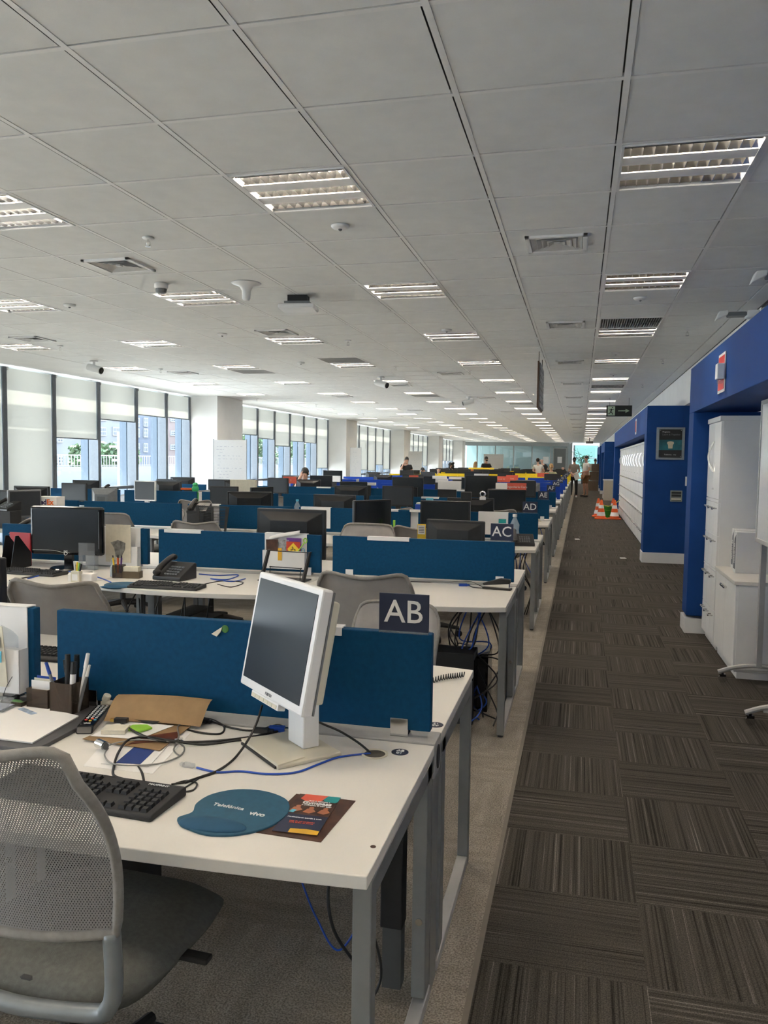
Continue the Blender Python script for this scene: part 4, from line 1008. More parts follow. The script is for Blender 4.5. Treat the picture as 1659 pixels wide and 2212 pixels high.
# ------------------------------------------------------------------ desk accessories
def make_phone():
    r = thing('desk_phone', '', 'telephone', (0, 0, 0), 0, 'black desk telephones')
    MB().prism([(-.09, 0), (.09, 0), (.09, .10), (.075, .105), (-.09, .025)], -.11, .11, 'x').build('phone_body', black, r, bevel=.006)
    MB().tube(spline([(-.075, -.085, .055), (-.075, -.04, .085), (-.075, .04, .12), (-.075, .09, .135)], 4), .02, 8, rs=None).build('handset', black, r, smooth=True)
    MB().ball((-.075, -.085, .05), (.028, .028, .022)).ball((-.075, .09, .13), (.028, .028, .022)).build('handset_ends', black, r, smooth=True)
    MB().prism([(.035, .078), (.075, .098), (.074, .101), (.034, .081)], -.03, .075, 'x').build('display', gplast, r)
    m = MB()
    for i in range(5):
        for j in range(4):
            y = -.07+j*.024; z = .028+(y+.09)*.5; m.box((-.03+i*.021, y, z), (-.016+i*.021, y+.014, z+.009))
    m.build('keypad', gplast, r)
    return freeze(r)
ph = make_phone()
PH = [(-2.56, 4.72, -8, 'black desk telephone behind the keyboard on the near desk of row AC', DT), (*at(1128, 1178, Z=DT).xy, 10, 'black desk telephone right of the AC sign', DT),
      (-4.35, 5.62, -12, 'black desk telephone standing left of the large black monitor', DT+.13), (-3.97, 7.86, 5, 'black telephone standing before the white organiser in row AD', DT+.20), (-7.2, 11.2, 0, 'grey telephone by the windows on row AE', DT+.2), (at(38, 1140, Y=7.6).x, 7.45, -15, 'black telephone at the left edge beside the turned monitor', DT+.19)]
for x, y, a, lab, z in PH: use(USED, ph, loc=(x, y, z), rz=rad(a), label=lab)
for (x, y, z, h, lab) in [(-4.35, 5.62, DT, .13, 'dark box under the left telephone'), (-3.97, 7.86, DT, .20, 'dark box under the telephone in row AD'), (-7.2, 11.2, DT, .20, 'dark box under the telephone by the windows'), (at(38, 1140, Y=7.6).x, 7.45, DT, .19, 'dark box under the telephone at the left edge')]:
    one(box((-.1, -.09, 0), (.1, .09, h)), 'file_box', mblack, lab, 'box', (x, y, z), bevel=.004)
def make_keyboard():
    r = thing('keyboard', '', 'keyboard', (0, 0, 0), 0, 'black keyboards')
    MB().prism([(-.075, 0), (.075, 0), (.075, .022), (.06, .024), (-.07, .014), (-.075, .010)], -.225, .225, 'x').build('keyboard_body', mblack, r, bevel=.003)
    def keys(x0, y0, nx, ny, pitch=.0192, w=.0165):
        m = MB()
        for i in range(nx):
            for j in range(ny):
                x = x0+i*pitch; y = y0+j*pitch; z = .014+(y+.07)*.075
                vs = [(x, y, z), (x+w, y, z), (x+w, y+w, z+.001), (x, y+w, z+.001), (x+.0022, y+.002, z+.008), (x+w-.0022, y+.002, z+.008), (x+w-.0022, y+w-.003, z+.009), (x+.0022, y+w-.003, z+.009)]
                m.add(vs, [(4, 5, 6, 7), (0, 1, 5, 4), (1, 2, 6, 5), (2, 3, 7, 6), (3, 0, 4, 7)])
        return m
    keys(-.215, -.045, 14, 4).build('letter_keys', mblack, r)
    keys(-.215, -.0642, 3, 1, .026, .023).add([(-.13, -.0642, .015), (-.03, -.0642, .015), (-.03, -.048, .016), (-.13, -.048, .016), (-.128, -.062, .023), (-.032, -.062, .023), (-.032, -.05, .024), (-.128, -.05, .024)], [(4, 5, 6, 7), (0, 1, 5, 4), (1, 2, 6, 5), (2, 3, 7, 6), (3, 0, 4, 7)]).build('space_keys', mblack, r)
    keys(-.215, .038, 12, 1).build('function_keys', mblack, r)
    keys(.062, -.0642, 3, 1).build('arrow_keys', mblack, r); keys(.062, -.0065, 3, 3).build('navigation_keys', mblack, r)
    keys(.134, -.0642, 4, 5).build('number_keys', mblack, r)
    text('MAXPRINT', .011, wplast, r, (.165, .052, .0262), (0, 0, 0), 'brand_text')
    return freeze(r)
kb = make_keyboard()
kc = at(385, 1705, Z=DT+.02); kd = at(320, 1768, Z=DT+.02)
for x, y, a, lab in [(-1.11, 1.615, -3, 'black keyboard on the nearest desk half hidden by the mesh chair'), (-2.43, 4.385, 3, 'black keyboard in front of the telephone in row AC'), (-3.55, 4.62, -4, 'black keyboard under the large black monitor in row AC'),
                     (-2.0, 2.72, 2, 'black keyboard seen through the gap beside the near divider'), (-4.05, 4.55, 3, 'black keyboard partly hidden behind the pale chair')]:
    use(USED, kb, loc=(x, y, DT), rz=rad(a), label=lab)

# --- the white monitor
dv = Vector((.137, -.124)); sa = math.atan2(-.124, .137)          # screen direction on the desk
fm = thing('monitor', 'white square monitor with dark blank screen turned on an ivory base, nearest desk', 'monitor', (-.745, 2.035, DT), sa)
MB().box((-.115, -.105, 0), (.115, .085, .010)).build('stand_foot', ivory, fm, bevel=.003)
MB().prism([(-.115, -.105), (.115, -.105), (.10, -.02), (-.10, -.02)], .010, .014).build('foot_ramp', ivory, fm)
MB().box((-.105, -.11, .001), (.105, -.105, .007)).build('foot_edge', mblack, fm)
MB().box((-.045, .005, .010), (.045, .055, .30)).build('stand_neck', wplast, fm, bevel=.004)
head = bpy.data.objects.new('screen_head', None); S.collection.objects.link(head); head.parent = fm; head.location = (-.030, -.005, .298); head.rotation_euler = (rad(-11), 0, 0)
w, h = .376, .330
def fr(m, w, h, bz, y0, y1): m.box((-w/2, y0, -h/2), (w/2, y1, -h/2+bz*1.5)).box((-w/2, y0, h/2-bz), (w/2, y1, h/2)).box((-w/2, y0, -h/2), (-w/2+bz, y1, h/2)).box((w/2-bz, y0, -h/2), (w/2, y1, h/2)); return m
MB().box((-w/2, -.028, -h/2), (w/2, .006, h/2)).build('bezel', wplast, head, bevel=.006)
MB().box((-w/2+.017, -.0295, -h/2+.026), (w/2-.017, -.0275, h/2-.017)).build('screen', mat('large_blank_screen', (.022, .027, .034), .28, var=.02, scale=2), head)
MB().box((-w/2+.03, .006, -h/2+.03), (w/2-.01, .040, h/2-.03)).build('back_shell', ivory, head, bevel=.008)
MB().box((-w/2+.005, .0055, -h/2+.005), (w/2+.001, .010, h/2-.005)).build('seam', gplast, head)
cs = MB().box((-.10, -.030, -h/2-.016), (.065, -.006, -h/2+.002)).build('control_strip', wplast, head, bevel=.002)
m_ = MB()
for i in range(6): m_.box((-.095+i*.026, -.0315, -h/2-.013), (-.072+i*.026, -.0298, -h/2-.003))
m_.build('buttons', ivory, cs)
text('FUJITSU', .011, gplast, head, (0, -.030, -h/2+.012), FRONT, 'brand_text')

# --- AOC monitor (row AC)
ao = thing('monitor', 'large glossy black AOC monitor on the near desk of row AC at the left', 'monitor', (-3.49, 4.92, DT), rad(4))
MB().box((-.275, -.035, .10), (.275, .015, .44)).build('bezel', gloss, ao, bevel=.018)
MB().box((-.250, -.037, .135), (.250, -.034, .425)).build('screen', scr, ao)
MB().tube(spline([(-.255, -.035, .130), (-.1, -.037, .131), (-.03, -.038, .120), (.03, -.038, .118)], 5), .002, 6).build('silver_trim', chrome, ao)
MB().tube([(.012*math.cos(a), -.038, .112+.012*math.sin(a)) for a in [2*PI*i/16 for i in range(16)]], .003, 6, closed=True).build('power_ring', chrome, ao)
text('AOC', .014, wplast, ao, (0, -.0385, .129), FRONT, 'brand_text')
MB().box((-.03, -.01, .01), (.03, .02, .2)).build('stand_neck', gloss, ao); MB().lathe([(.001, 0), (.13, 0), (.12, .012), (.001, .016)], n=28).build('stand_base', gloss, ao)
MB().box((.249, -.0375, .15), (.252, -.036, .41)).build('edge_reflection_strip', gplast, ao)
aoc_b = text('AOC', .03, gplast, None, at(722, 1090, Y=8.44), FRONT, 'x'); bpy.data.objects.remove(aoc_b)

# --- mouse pads, leaflets, badge
def pad(x, y, a, lab, words=True):
    r = thing('mouse_pad', lab, 'mouse pad', (x, y, DT), rad(a), 'blue mouse pads with wrist rest')
    out = spline([(-.075, -.095, 0), (-.010, -.118, 0), (.055, -.10, 0), (.105, -.05, 0), (.120, .02, 0), (.095, .085, 0), (.03, .118, 0), (-.04, .112, 0), (-.088, .07, 0), (-.10, .015, 0), (-.088, -.03, 0), (-.105, -.065, 0)], 5, closed=True)
    MB().prism([(p.x, p.y) for p in out], .0, .0055).build('pad_base', mat('mouse_pad_blue', (.020, .095, .16), .7, var=.04, scale=80), r, bevel=.0015)
    vs = MB().ball((-.015, -.078, .004), (.080, .032, .014), 20).build('wrist_rest', mat('wrist_rest_blue', (.014, .08, .155), .75), r, smooth=True)
    if words:
        text('Telefónica', .019, wplast, r, (-.02, .015, .0062), (0, 0, rad(-5)), 'brand_text'); text('vivo', .023, wplast, r, (.058, -.004, .0062), (0, 0, rad(-5)), 'brand_text', bold=.0004)
    return r
pad(-.735, 1.622, 0, 'blue mouse pad with printed words on the nearest desk beside the leaflets')
pad(-2.74, 4.37, 20, 'smaller blue mouse pad left of the keyboard in row AC', False)
def quad_on_desk(pxs, z, t): return MB().prism([at(x, y, Z=DT+z).xy for x, y in pxs], DT+z, DT+z+t)
def flat(name, pxs, m, label, cat, z, t=.0015, group=None):
    c = Vector((0, 0)); P = [at(x, y, Z=DT+z).xy for x, y in pxs]
    for p in P: c += p
    c /= len(P); r = thing(name, label, cat, (c.x, c.y, DT+z), 0, group)
    MB().prism([tuple(p-c) for p in P], 0, t).build('sheet', m, r); return r
lf = flat('leaflet', [(640, 1716), (768, 1731), (693, 1820), (553, 1799)], brownp, 'large dark brown gym leaflet lying open under the smaller one', 'leaflet', .0, .0016)
l2 = thing('leaflet', 'smaller Gympass leaflet with dark lower half on top of the brown one', 'leaflet', (-.572, 1.660, DT+.002), rad(2))
MB().box((-.050, -.100, 0), (.050, .095, .0012)).build('sheet', brownp, l2)
MB().box((-.050, -.100, .0013), (.050, -.012, .0018)).build('dark_panel', navy, l2)
MB().prism([(-.015, -.10), (.05, -.10), (.05, -.082), (.02, -.078), (-.015, -.082)], .0019, .0022).build('amber_wave', amber, l2)
MB().prism([(-.035, .095), (-.04, .07), (-.02, .055), (.01, .06), (.02, .095)], .0013, .0018).build('coral_shape', coral, l2)
MB().prism([(.0, .095), (.02, .065), (.045, .062), (.05, .07), (.05, .095)], .0012, .0017).build('teal_shape', tealp, l2)
text('Você já conhece o', .007, paper, l2, (.008, .060, .0022), (0, 0, 0), 'leaflet_text'); text('Gympass', .019, paper, l2, (.006, .049, .0022), (0, 0, 0), 'leaflet_text', bold=.0005); text('A plataforma de bem estar', .0065, paper, l2, (.008, .037, .0022), (0, 0, 0), 'leaflet_text')
text('Movimente-se quando e onde', .0065, paper, l2, (0, -.028, .0022), (0, 0, 0), 'leaflet_text'); text('mais de mil academias\npara todos os planos', .0065, coral, l2, (0, -.050, .0022), (0, 0, 0), 'leaflet_text')
m_ = MB(); m2 = MB()
for i, (x, y) in enumerate([(-.032, .018), (0, .014), (.033, .016)]):
    m_.prism([(x+.006*math.cos(a), y+.011+.006*math.sin(a)) for a in [2*PI*q/10 for q in range(10)]], .0013, .0018).prism([(x-.014, y-.012), (x+.002, y-.017), (x+.014, y-.006), (x+.006, y+.006), (x-.008, y+.006)], .0013, .0018)
m_.build('printed_figures', mat('print_skin', (.42, .15, .07), .4), l2)
MB().prism([(-.046, -.004), (-.034, -.006), (-.03, .008), (-.04, .01)], .0019, .0022).build('printed_shorts', cyan, l2)
MB().prism([(-.085, -.07), (-.06, -.02), (-.03, .0), (-.055, -.03)], .0018, .0022).build('printed_arm', mat('print_orange', (.36, .13, .03), .4), lf)
bd = thing('desk_badge', 'round dark badge reading AB 01 stuck on the nearest desk corner', 'badge', (*at(864, 1625, Z=DT).xy, DT))
MB().lathe([(.0235, 0), (.0235, .0012), (.001, .0012)], n=28).build('disc', navy, bd); text('AB\n01', .017, wplast, bd, (0, 0, .0016), (0, 0, 0), 'badge_text', bold=.0004)
bd = thing('desk_badge', 'round dark badge on the far desk beside the AB divider', 'badge', (*at(941, 1566, Z=DT).xy, DT)); MB().lathe([(.0235, 0), (.0235, .0012), (.001, .0012)], n=28).build('disc', navy, bd); text('AB\n13', .017, wplast, bd, (0, 0, .0016), (0, 0, PI), 'badge_text', bold=.0004)
one(MB().lathe([(.006, 0), (.006, .0006), (.001, .0006)], n=14), 'screw_cap', brownp, 'tiny brown screw hole cap near the desk front corner', 'screw cap', (*at(806, 1829, Z=DT).xy, DT))

# --- papers, envelope, remote etc on the nearest desk
def pt(px, py, z=0): p = at(px, py, Z=DT+z); return (p.x, p.y, DT+z)
one(MB().prism([at(x, y, Z=DT).xy for x, y in [(-60, 1610), (70, 1632), (205, 1560), (215, 1535), (100, 1515), (-60, 1510)]], 0, .012), 'document_folder', mat('dark_grey_folder', (.07, .07, .075), .5), 'dark grey folder under the papers at the left edge', 'folder', (0, 0, DT), bevel=.002)
one(MB().prism([at(x, y, Z=DT+.014).xy for x, y in [(-60, 1590), (70, 1606), (150, 1560), (170, 1548), (40, 1517), (-60, 1510)]], 0, .004), 'paper_stack', paper, 'large white sheets at the left edge above the mesh chair', 'paper', (0, 0, DT+.013))
r = thing('plastic_sleeve', 'clear plastic holder lying on the papers at the left edge', 'plastic holder', pt(5, 1530, .02))
MB().box((-.09, -.035, 0), (.03, .05, .003)).prism([(-.035, 0), (-.030, 0), (.02, .03), (.015, .032)], -.09, .03, 'x').build('sleeve', clear, r); MB().box((-.085, -.03, .004), (.02, .03, .006)).build('card_inside', mat('lilac_print', (.35, .36, .45), .5), r)
org = thing('desk_organiser', 'smoky brown desk organiser with card holder at the left of the divider', 'desk organiser', (-1.60, 2.135, DT), rad(-3))
MB().box((-.14, -.05, 0), (.13, .05, .006)).build('tray', smoke, org)
m_ = MB(); m_.box((.045, -.04, .006), (.125, -.037, .105)).box((.045, .037, .006), (.125, .04, .105)).box((.045, -.04, .006), (.048, .04, .105)).box((.122, -.04, .006), (.125, .04, .105)); m_.build('pen_cup', smoke, org)
m_ = MB().box((-.05, -.03, .006), (.03, -.027, .075)).box((-.05, .03, .006), (.03, .033, .085)).box((-.05, -.03, .006), (-.047, .03, .075)).box((.027, -.03, .006), (.03, .03, .075)); m_.build('card_slot', smoke, org)
MB().box((-.14, -.04, .006), (-.137, .04, .03)).box((-.14, -.04, .006), (-.06, -.037, .03)).box((-.063, -.04, .006), (-.06, .04, .03)).build('clip_tray', smoke, org)
for i, (m, w_) in enumerate([(paper, .074), (cream, .072), (blueplast, .070)]):
    one(MB().box((-w_/2, -.001, 0), (w_/2, .001, .088+.004*i)), 'business_card', m, ['white printed card at the front of the smoky card holder', 'cream card in the smoky card holder', 'blue edged card at the back of the smoky card holder'][i], 'card', (-1.612, 2.128+i*.012, DT+.008), rad(-3), 'cards in the smoky organiser')
def pen(x, y, z, L, m, mc, tx, ty, lab, r_=.005):
    p = thing('pen', lab, 'pen', (x, y, z), 0, 'pens standing in the smoky cup')
    t = Vector((tx, ty, 1)).normalized()*L
    MB().cyl((0, 0, 0), tuple(t), r_, n=10).build('barrel', m, p); MB().cyl(tuple(t*.78), tuple(t*1.02), r_*1.15, r_*1.0, n=10).build('cap', mc, p)
for i, a in enumerate([(-1.530, 2.115, .16, gplast, blueplast, -.28, -.1, 'blue grey pen leaning left in the smoky cup', .005), (-1.520, 2.14, .155, chrome, black, -.12, 0, 'silver pen in the smoky cup', .004), (-1.515, 2.12, .175, mblack, mblack, -.02, .05, 'black marker in the smoky cup', .008),
                       (-1.505, 2.145, .17, mblack, black, .03, .02, 'second black marker in the smoky cup', .008), (-1.495, 2.11, .155, wplast, black, .0, .1, 'white marker with black cap in the smoky cup', .009), (-1.485, 2.13, .185, wplast, wplast, .20, .0, 'tall white pen leaning right in the smoky cup', .006), (-1.480, 2.12, .15, gplast, wplast, .22, .1, 'short grey white pen leaning right in the smoky cup', .005)]):
    x, y, L, m, mc, tx, ty, lab, r_ = a; pen(x, y, DT+.008, L, m, mc, tx, ty, lab, r_)
one(MB().box((-.012, -.008, 0), (.02, .014, .03)).cyl((0, 0, .03), (.01, 0, .05), .012), 'sharpener', cream, 'small cream object beside the smoky cup', 'stationery', (-1.43, 2.19, DT), bevel=.003)
one(MB().box((-.045, -.012, 0), (.045, .012, .012)), 'cleaning_cloth', mat('pale_blue_cloth', (.30, .38, .50), .9, var=.2, scale=60), 'pale blue striped cloth behind the papers', 'cloth', (-1.62, 2.07, DT+.006), rad(-25), bevel=.004)
one(MB().ball((0, 0, .012), (.028, .012, .012)), 'eraser', leafm, 'dark green small object in the organiser tray', 'stationery', (-1.70, 2.125, DT+.006))
one(MB().tube(spline([(0, 0, 0), (.02, 0, .06), (.045, 0, .10)], 5), .0012, 5), 'thin_wire', black, 'thin curved black wire sticking up by the organiser', 'wire', (-1.74, 2.10, DT+.01))
rm = thing('remote_control', 'black remote control with coloured buttons beside the brown envelope', 'remote control', (*at(205, 1560, Z=DT).xy, DT), math.atan2(.19, -.06)-PI/2)
MB().prism([(-.108, 0), (.108, 0), (.105, .022), (-.095, .022)], -.0235, .0235, 'x').build('remote_body', gloss, rm, bevel=.004)
m_ = MB()
for i in range(9):
    for j in range(3): m_.box((-.016+j*.0125, -.03+i*.0142, .0215), (-.009+j*.0125, -.025+i*.0142, .0235))
m_.build('small_buttons', wplast, rm)
for x, y, m in ((-.012, -.045, red), (.004, -.035, orange), (.002, -.052, yel), (.014, -.046, cyan)): MB().ball((x, y, .022), (.005, .004, .003), 8).build('coloured_button', m, rm)
text('vivo', .012, wplast, rm, (0, -.075, .0226), (0, 0, 0), 'brand_text', bold=.0006)
flat('paper_sheet', [(180, 1655), (330, 1672), (432, 1562), (262, 1560)], paper, 'white sheets under the brown envelope on the nearest desk', 'paper', .0, .001)
flat('booklet', [(218, 1650), (322, 1656), (395, 1575), (330, 1575)], paper, 'white brochure with a dark blue panel under the cables', 'brochure', .0025, .001)
flat('blue_card', [(250, 1648), (303, 1651), (338, 1617), (290, 1614)], mat('dark_blue_print', (.012, .04, .20), .5), 'dark blue printed card below the envelope', 'card', .004, .001)
ev = flat('envelope', [(178, 1597), (345, 1622), (430, 1555), (262, 1560)], kraft, 'brown kraft envelope lying open on the nearest desk', 'envelope', .006, .0015)
MB().grid(lambda u, v: ((-.155+.30*u), .05+.08*v**1.0+.03*u, .003+.058*math.sin(v*PI/2)**1.2+.006*math.sin(u*3)), 8, 6).build('open_flap', kraft, ev, smooth=True)
MB().prism([(.02, -.10), (.13, -.03), (.10, .03), (.03, -.03)], .0018, .0026).build('dark_red_print', mat('maroon_print', (.12, .03, .015), .5), ev)
flat('paper_sheet', [(195, 1590), (300, 1597), (375, 1568), (262, 1557)], paper, 'white sheet lying on the brown envelope', 'paper', .009, .001)
flat('black_pouch', [(272, 1556), (300, 1542), (362, 1552), (366, 1560), (330, 1564)], mblack, 'flat black pouch lying in the open envelope', 'pouch', .012, .006)
one(MB().box((-.034, -.026, 0), (.034, .026, .012)), 'sticky_note_pad', cream, 'cream block of sticky notes on the white sheet', 'note pad', pt(250, 1580, .011), rad(15), bevel=.001)
one(MB().prism([(-.035, -.02), (.02, -.028), (.038, .01), (.01, .03), (-.03, .015)], 0, .006), 'sweet_packet', lime, 'bright green wrapped packet on the envelope', 'packet', pt(300, 1575, .011), bevel=.002)
def plug(name, px, py, z, lab, m, m2, rz=0, s=1):
    r = thing(name, lab, 'connector', pt(px, py, z), rad(rz)); MB().box((-.02*s, -.009*s, 0), (.02*s, .009*s, .013*s)).build('plug_body', m, r, bevel=.002); MB().box((.02*s, -.006*s, .002), (.032*s, .006*s, .010*s)).build('plug_tip', m2, r); return r
plug('cable_connector', 262, 1560, .012, 'gold and black cable connector on the envelope', black, mat('gold_metal', (.65, .45, .12), .2, metal=1), 190)
plug('vga_connector', 598, 1580, .0, 'blue VGA plug behind the white monitor stand', blueplast, chrome, 10, 1.2)
plug('adapter_block', 565, 1583, .0, 'black adapter block left of the blue plug', mblack, mblack, 5, 1.1)
plug('adapter_block', 438, 1560, .002, 'small black cable block in front of the divider', mblack, mblack, -15, 1.0)
plug('network_plug', 408, 1657, .0, 'clear network plug on the end of the blue cable', clear, clear, 172, .8)
lk = thing('cable_lock', 'shiny steel cable lock cylinder on the papers', 'cable lock', pt(220, 1618, .006), rad(-25))
MB().cyl((-.018, 0, .012), (.016, 0, .012), .0125, n=20).build('lock_cylinder', chrome, lk); MB().cyl((.016, 0, .012), (.020, 0, .012), .009, n=16).build('lock_face', darksteel, lk)
def cable(name, pxs, r, m, lab, zz=None, closed=False, grp='cables on the nearest desk'):
    P = []
    for i, p in enumerate(pxs):
        z = (p[2] if len(p) > 2 else 0)+r
        P.append(pt(p[0], p[1], z))
    c = P[0]; return one(MB().tube(spline([(p[0]-c[0], p[1]-c[1], p[2]-c[2]) for p in P], 8, closed), r, 8, closed=closed), name, m, lab, 'cable', c, 0, grp, smooth=True)
cable('network_cable', [(425, 1658), (470, 1668), (520, 1666), (580, 1672), (640, 1668), (690, 1650), (730, 1636), (780, 1629), (800, 1628, -.002)], .0028, cable_b, 'bright blue network cable running to the desk grommet')
mp = at(566, 1522, Y=1.99)
cable('power_cable', [(800, 1626), (775, 1605, .01), (735, 1580, .03), (700, 1565, .05), (672, 1552, .08)], .0032, cable_k, 'black cable arching from the grommet to the white monitor')
cable('monitor_cable', [(566, 1524, .09), (555, 1560, .06), (535, 1600, .025), (505, 1640), (470, 1665), (435, 1678), (400, 1690)], .0034, cable_k, 'black cable falling from the white monitor to the keyboard bundle')
cable('black_cable', [(262, 1562, .014), (300, 1585, .012), (345, 1600, .012), (400, 1603), (470, 1600), (540, 1592), (600, 1580)], .0034, cable_k, 'long black cable crossing the envelope to the blue plug')
cable('black_cable', [(600, 1588), (520, 1598), (440, 1608), (370, 1600, .012), (320, 1592, .014), (278, 1598, .014), (256, 1625, .01), (246, 1655), (246, 1675), (270, 1684)], .0034, cable_k, 'black cable looping left over the envelope down to the keyboard')
cable('black_cable', [(440, 1556), (405, 1558), (398, 1572), (430, 1582), (475, 1585), (484, 1570), (462, 1556), (440, 1551)], .0030, cable_k, 'black cable coil in front of the divider clip')
cable('black_cable', [(450, 1556), (500, 1572), (550, 1578), (600, 1566), (618, 1576)], .0030, cable_k, 'black cable running from the coil behind the monitor stand')
cable('black_cable', [(380, 1692), (405, 1686), (425, 1692), (418, 1706), (395, 1710), (385, 1703)], .0022, cable_k, 'knot of thin black cable at the keyboard corner')
cable('black_cable', [(370, 1694), (400, 1690), (430, 1680), (405, 1698), (382, 1712)], .0022, cable_k, 'second knot of thin black cable beside the keyboard')
cable('black_cable', [(312, 1690), (308, 1670), (298, 1655), (305, 1668), (310, 1688)], .0020, cable_k, 'thin black loop standing at the top of the keyboard')
cable('steel_cable', [(228, 1614, .012), (250, 1605, .01), (300, 1598, .014), (380, 1600, .01), (384, 1570, .01), (400, 1560, .008)], .0022, cable_g, 'grey steel lock cable running from the lock to the ring')
cable('steel_cable', [(234, 1616, .006), (226, 1632, .006), (245, 1650, .006), (300, 1653, .006), (350, 1648, .004), (390, 1632), (398, 1615), (385, 1606), (375, 1620), (388, 1632), (398, 1622)], .0022, cable_g, 'grey steel lock cable looping below the blue card')
one(MB().tube([(.012*math.cos(a), .012*math.sin(a), .004) for a in [2*PI*i/14 for i in range(14)]], .003, 6, closed=True).cyl((-.01, 0, .006), (.012, .004, .010), .004, n=8), 'cable_ring', chrome, 'small steel ring joining the lock cables', 'ring', pt(385, 1604, .002))
c0, c1 = Vector(pt(934, 1470, .012)), Vector(pt(970, 1452, .012)); c1 = Vector((-.395, c1.y, DT+.012)); ax_ = (c1-c0)
one(MB().tube([tuple(ax_*(i/150)+Vector((0, .009*math.cos(i*.55), .009*math.sin(i*.55)))+Vector((0, .012*math.sin(i/30), 0))) for i in range(151)], .0022, 5), 'curly_phone_cord', cable_k, 'black curly telephone cord beside the AB divider', 'cable', tuple(c0), smooth=True)

# --- hanging organisers on dividers
def organiser(x, y, lab, body_front=True, w=.30, h=.26, plain=False):
    """lip over the divider top; pocket on the near or the far side"""
    r = thing('hanging_organiser', lab, 'organiser', (x, y, 1.047 if y < 3 else 1.022), 0, 'white organisers hooked over the dividers')
    MB().box((-w/2, -.023, -.020 if not body_front else -h), (w/2, -.018, .004)).box((-w/2, -.023, .001), (w/2, .023, .005)).box((-w/2, .018, -h if not body_front else -.02), (w/2, .023, .004)).build('hook_plate', wplast, r, bevel=.001)
    s = -1 if body_front else 1
    if not plain:
        MB().box((-w/2, s*.060, -h), (w/2, s*.063, -h*.47)).box((-w/2, s*.023, -h), (-w/2+.003, s*.063, -h*.47)).box((w/2-.003, s*.023, -h), (w/2, s*.063, -h*.47)).box((-w/2, s*.023, -h), (w/2, s*.063, -h+.003)).build('pocket', wplast, r, bevel=.001)
    return r
organiser(-1.835, ysc(0), 'white organiser with photo strips on the near divider at the left edge', True, .24, .27)
organiser(-.795, ysc(0), 'short white hook strip behind the white monitor on the AB divider', False, .27, .25)
organiser(-1.945, ysc(1), 'white organiser stuffed with leaflets and a road sign card in row AC', True, .305, .235)
organiser(-1.225, ysc(1), 'white hook strip on the AC divider nearest the aisle', False, .285)
organiser(-2.72, ysc(1)+0, 'white hook strip on the AC divider above the telephone', False, .285)
organiser(-3.26, ysc(1), 'white organiser with a map behind the large black monitor', True, .42, .27)
organiser(-.84, ysc(2), 'white organiser left of the AD sign with a photo card', True, .30, .22)
organiser(-3.98, ysc(2), 'white organiser behind the telephone in row AD', True, .30, .22)
organiser(-2.72, ysc(2), 'white organiser board in the middle of row AD', True, .33, .22, True)
organiser(-1.64, ysc(2), 'white hook strip on the AD divider beside the black monitor', False, .12)
organiser(-1.92, ysc(2), 'white hook strip on the AD divider right of the sideways monitor', False, .20)
organiser(-2.03, ysc(3), 'white hook strip on the AE divider', False, .25)
organiser(-2.08, ysc(4), 'white hook strip on the AF divider', False, .25)
organiser(-4.55, ysc(4), 'white hook strip on the AF divider farther left', False, .27)
# contents of the bike organiser
bx, by = -1.945, ysc(1)-.040
def card(x, y, z, w_, h_, m, lab, cat='card', name='card', tilt=0, rz=0, grp=None):
    o_ = one(MB().box((-w_/2, -.0015, 0), (w_/2, .0015, h_)), name, m, lab, cat, (x, y, z), rz, grp); o_.rotation_euler = (rad(tilt), 0, rz); return o_
zc = .82
card(bx-.085, by-.008, zc, .085, .165, brownp, 'brown leaflet at the left of the stuffed organiser', 'leaflet', 'leaflet', 4)
card(bx-.095, by-.013, .935, .06, .035, coral, 'coral paper corner sticking out of the stuffed organiser', 'paper', 'paper_corner')
card(bx-.06, by-.011, .955, .035, .015, tealp, 'teal paper corner in the stuffed organiser', 'paper', 'paper_corner')
card(bx-.005, by-.002, zc, .08, .165, mat('grey_print', (.35, .35, .36), .5, var=.3, scale=40), 'grey leaflet with red cars in the stuffed organiser', 'leaflet', 'leaflet', 3)
rs_ = thing('road_sign_card', 'red card with a yellow diamond motorcycle sign in the organiser', 'card', (bx+.068, by-.014, zc))
MB().box((-.05, -.002, 0), (.05, .002, .155)).build('card_sheet', mat('red_print', (.55, .05, .02), .4), rs_); MB().box((-.05, .0022, 0), (.056, .004, .18)).build('back_card', purple, rs_)
MB().prism([(0, .075-.032), (.042, .105), (0, .148), (-.042, .105)], -.0035, -.0022, 'y').build('diamond', yel, rs_)
m_ = MB()
for x in (-.013, .013): m_.tube([(x+.006*math.cos(a), -.004, .098+.006*math.sin(a)) for a in [2*PI*i/10 for i in range(10)]], .001, 4, closed=True)
m_.tube([(-.013, -.004, .098), (-.004, -.004, .104), (.006, -.004, .106), (.013, -.004, .098)], .002, 4).tube([(-.004, -.004, .106), (-.008, -.004, .116), (.003, -.004, .113)], .002, 4).ball((-.006, -.004, .120), .003, 8); m_.build('rider_symbol', mblack, rs_)
one(MB().grid(lambda u, v: (-.11+.22*u, .012*v, .02+.05*u**.7+.025*v), 8, 2), 'paper_roll', paper, 'loose white papers arching over the stuffed organiser', 'paper', (bx-.005, by-.0, .955), thick=.004, smooth=True)
gc = thing('green_clip', 'lime green stick with ring hanging out of the organiser', 'stationery', (bx+.115, by-.018, .93), rad(0))
MB().cyl((-.02, 0, -.03), (.035, 0, .045), .004, n=8).build('stick', lime, gc); MB().tube([(.04+.012*math.cos(a), 0, .056+.016*math.sin(a)) for a in [2*PI*i/12 for i in range(12)]], .004, 6, closed=True).build('ring', lime, gc)
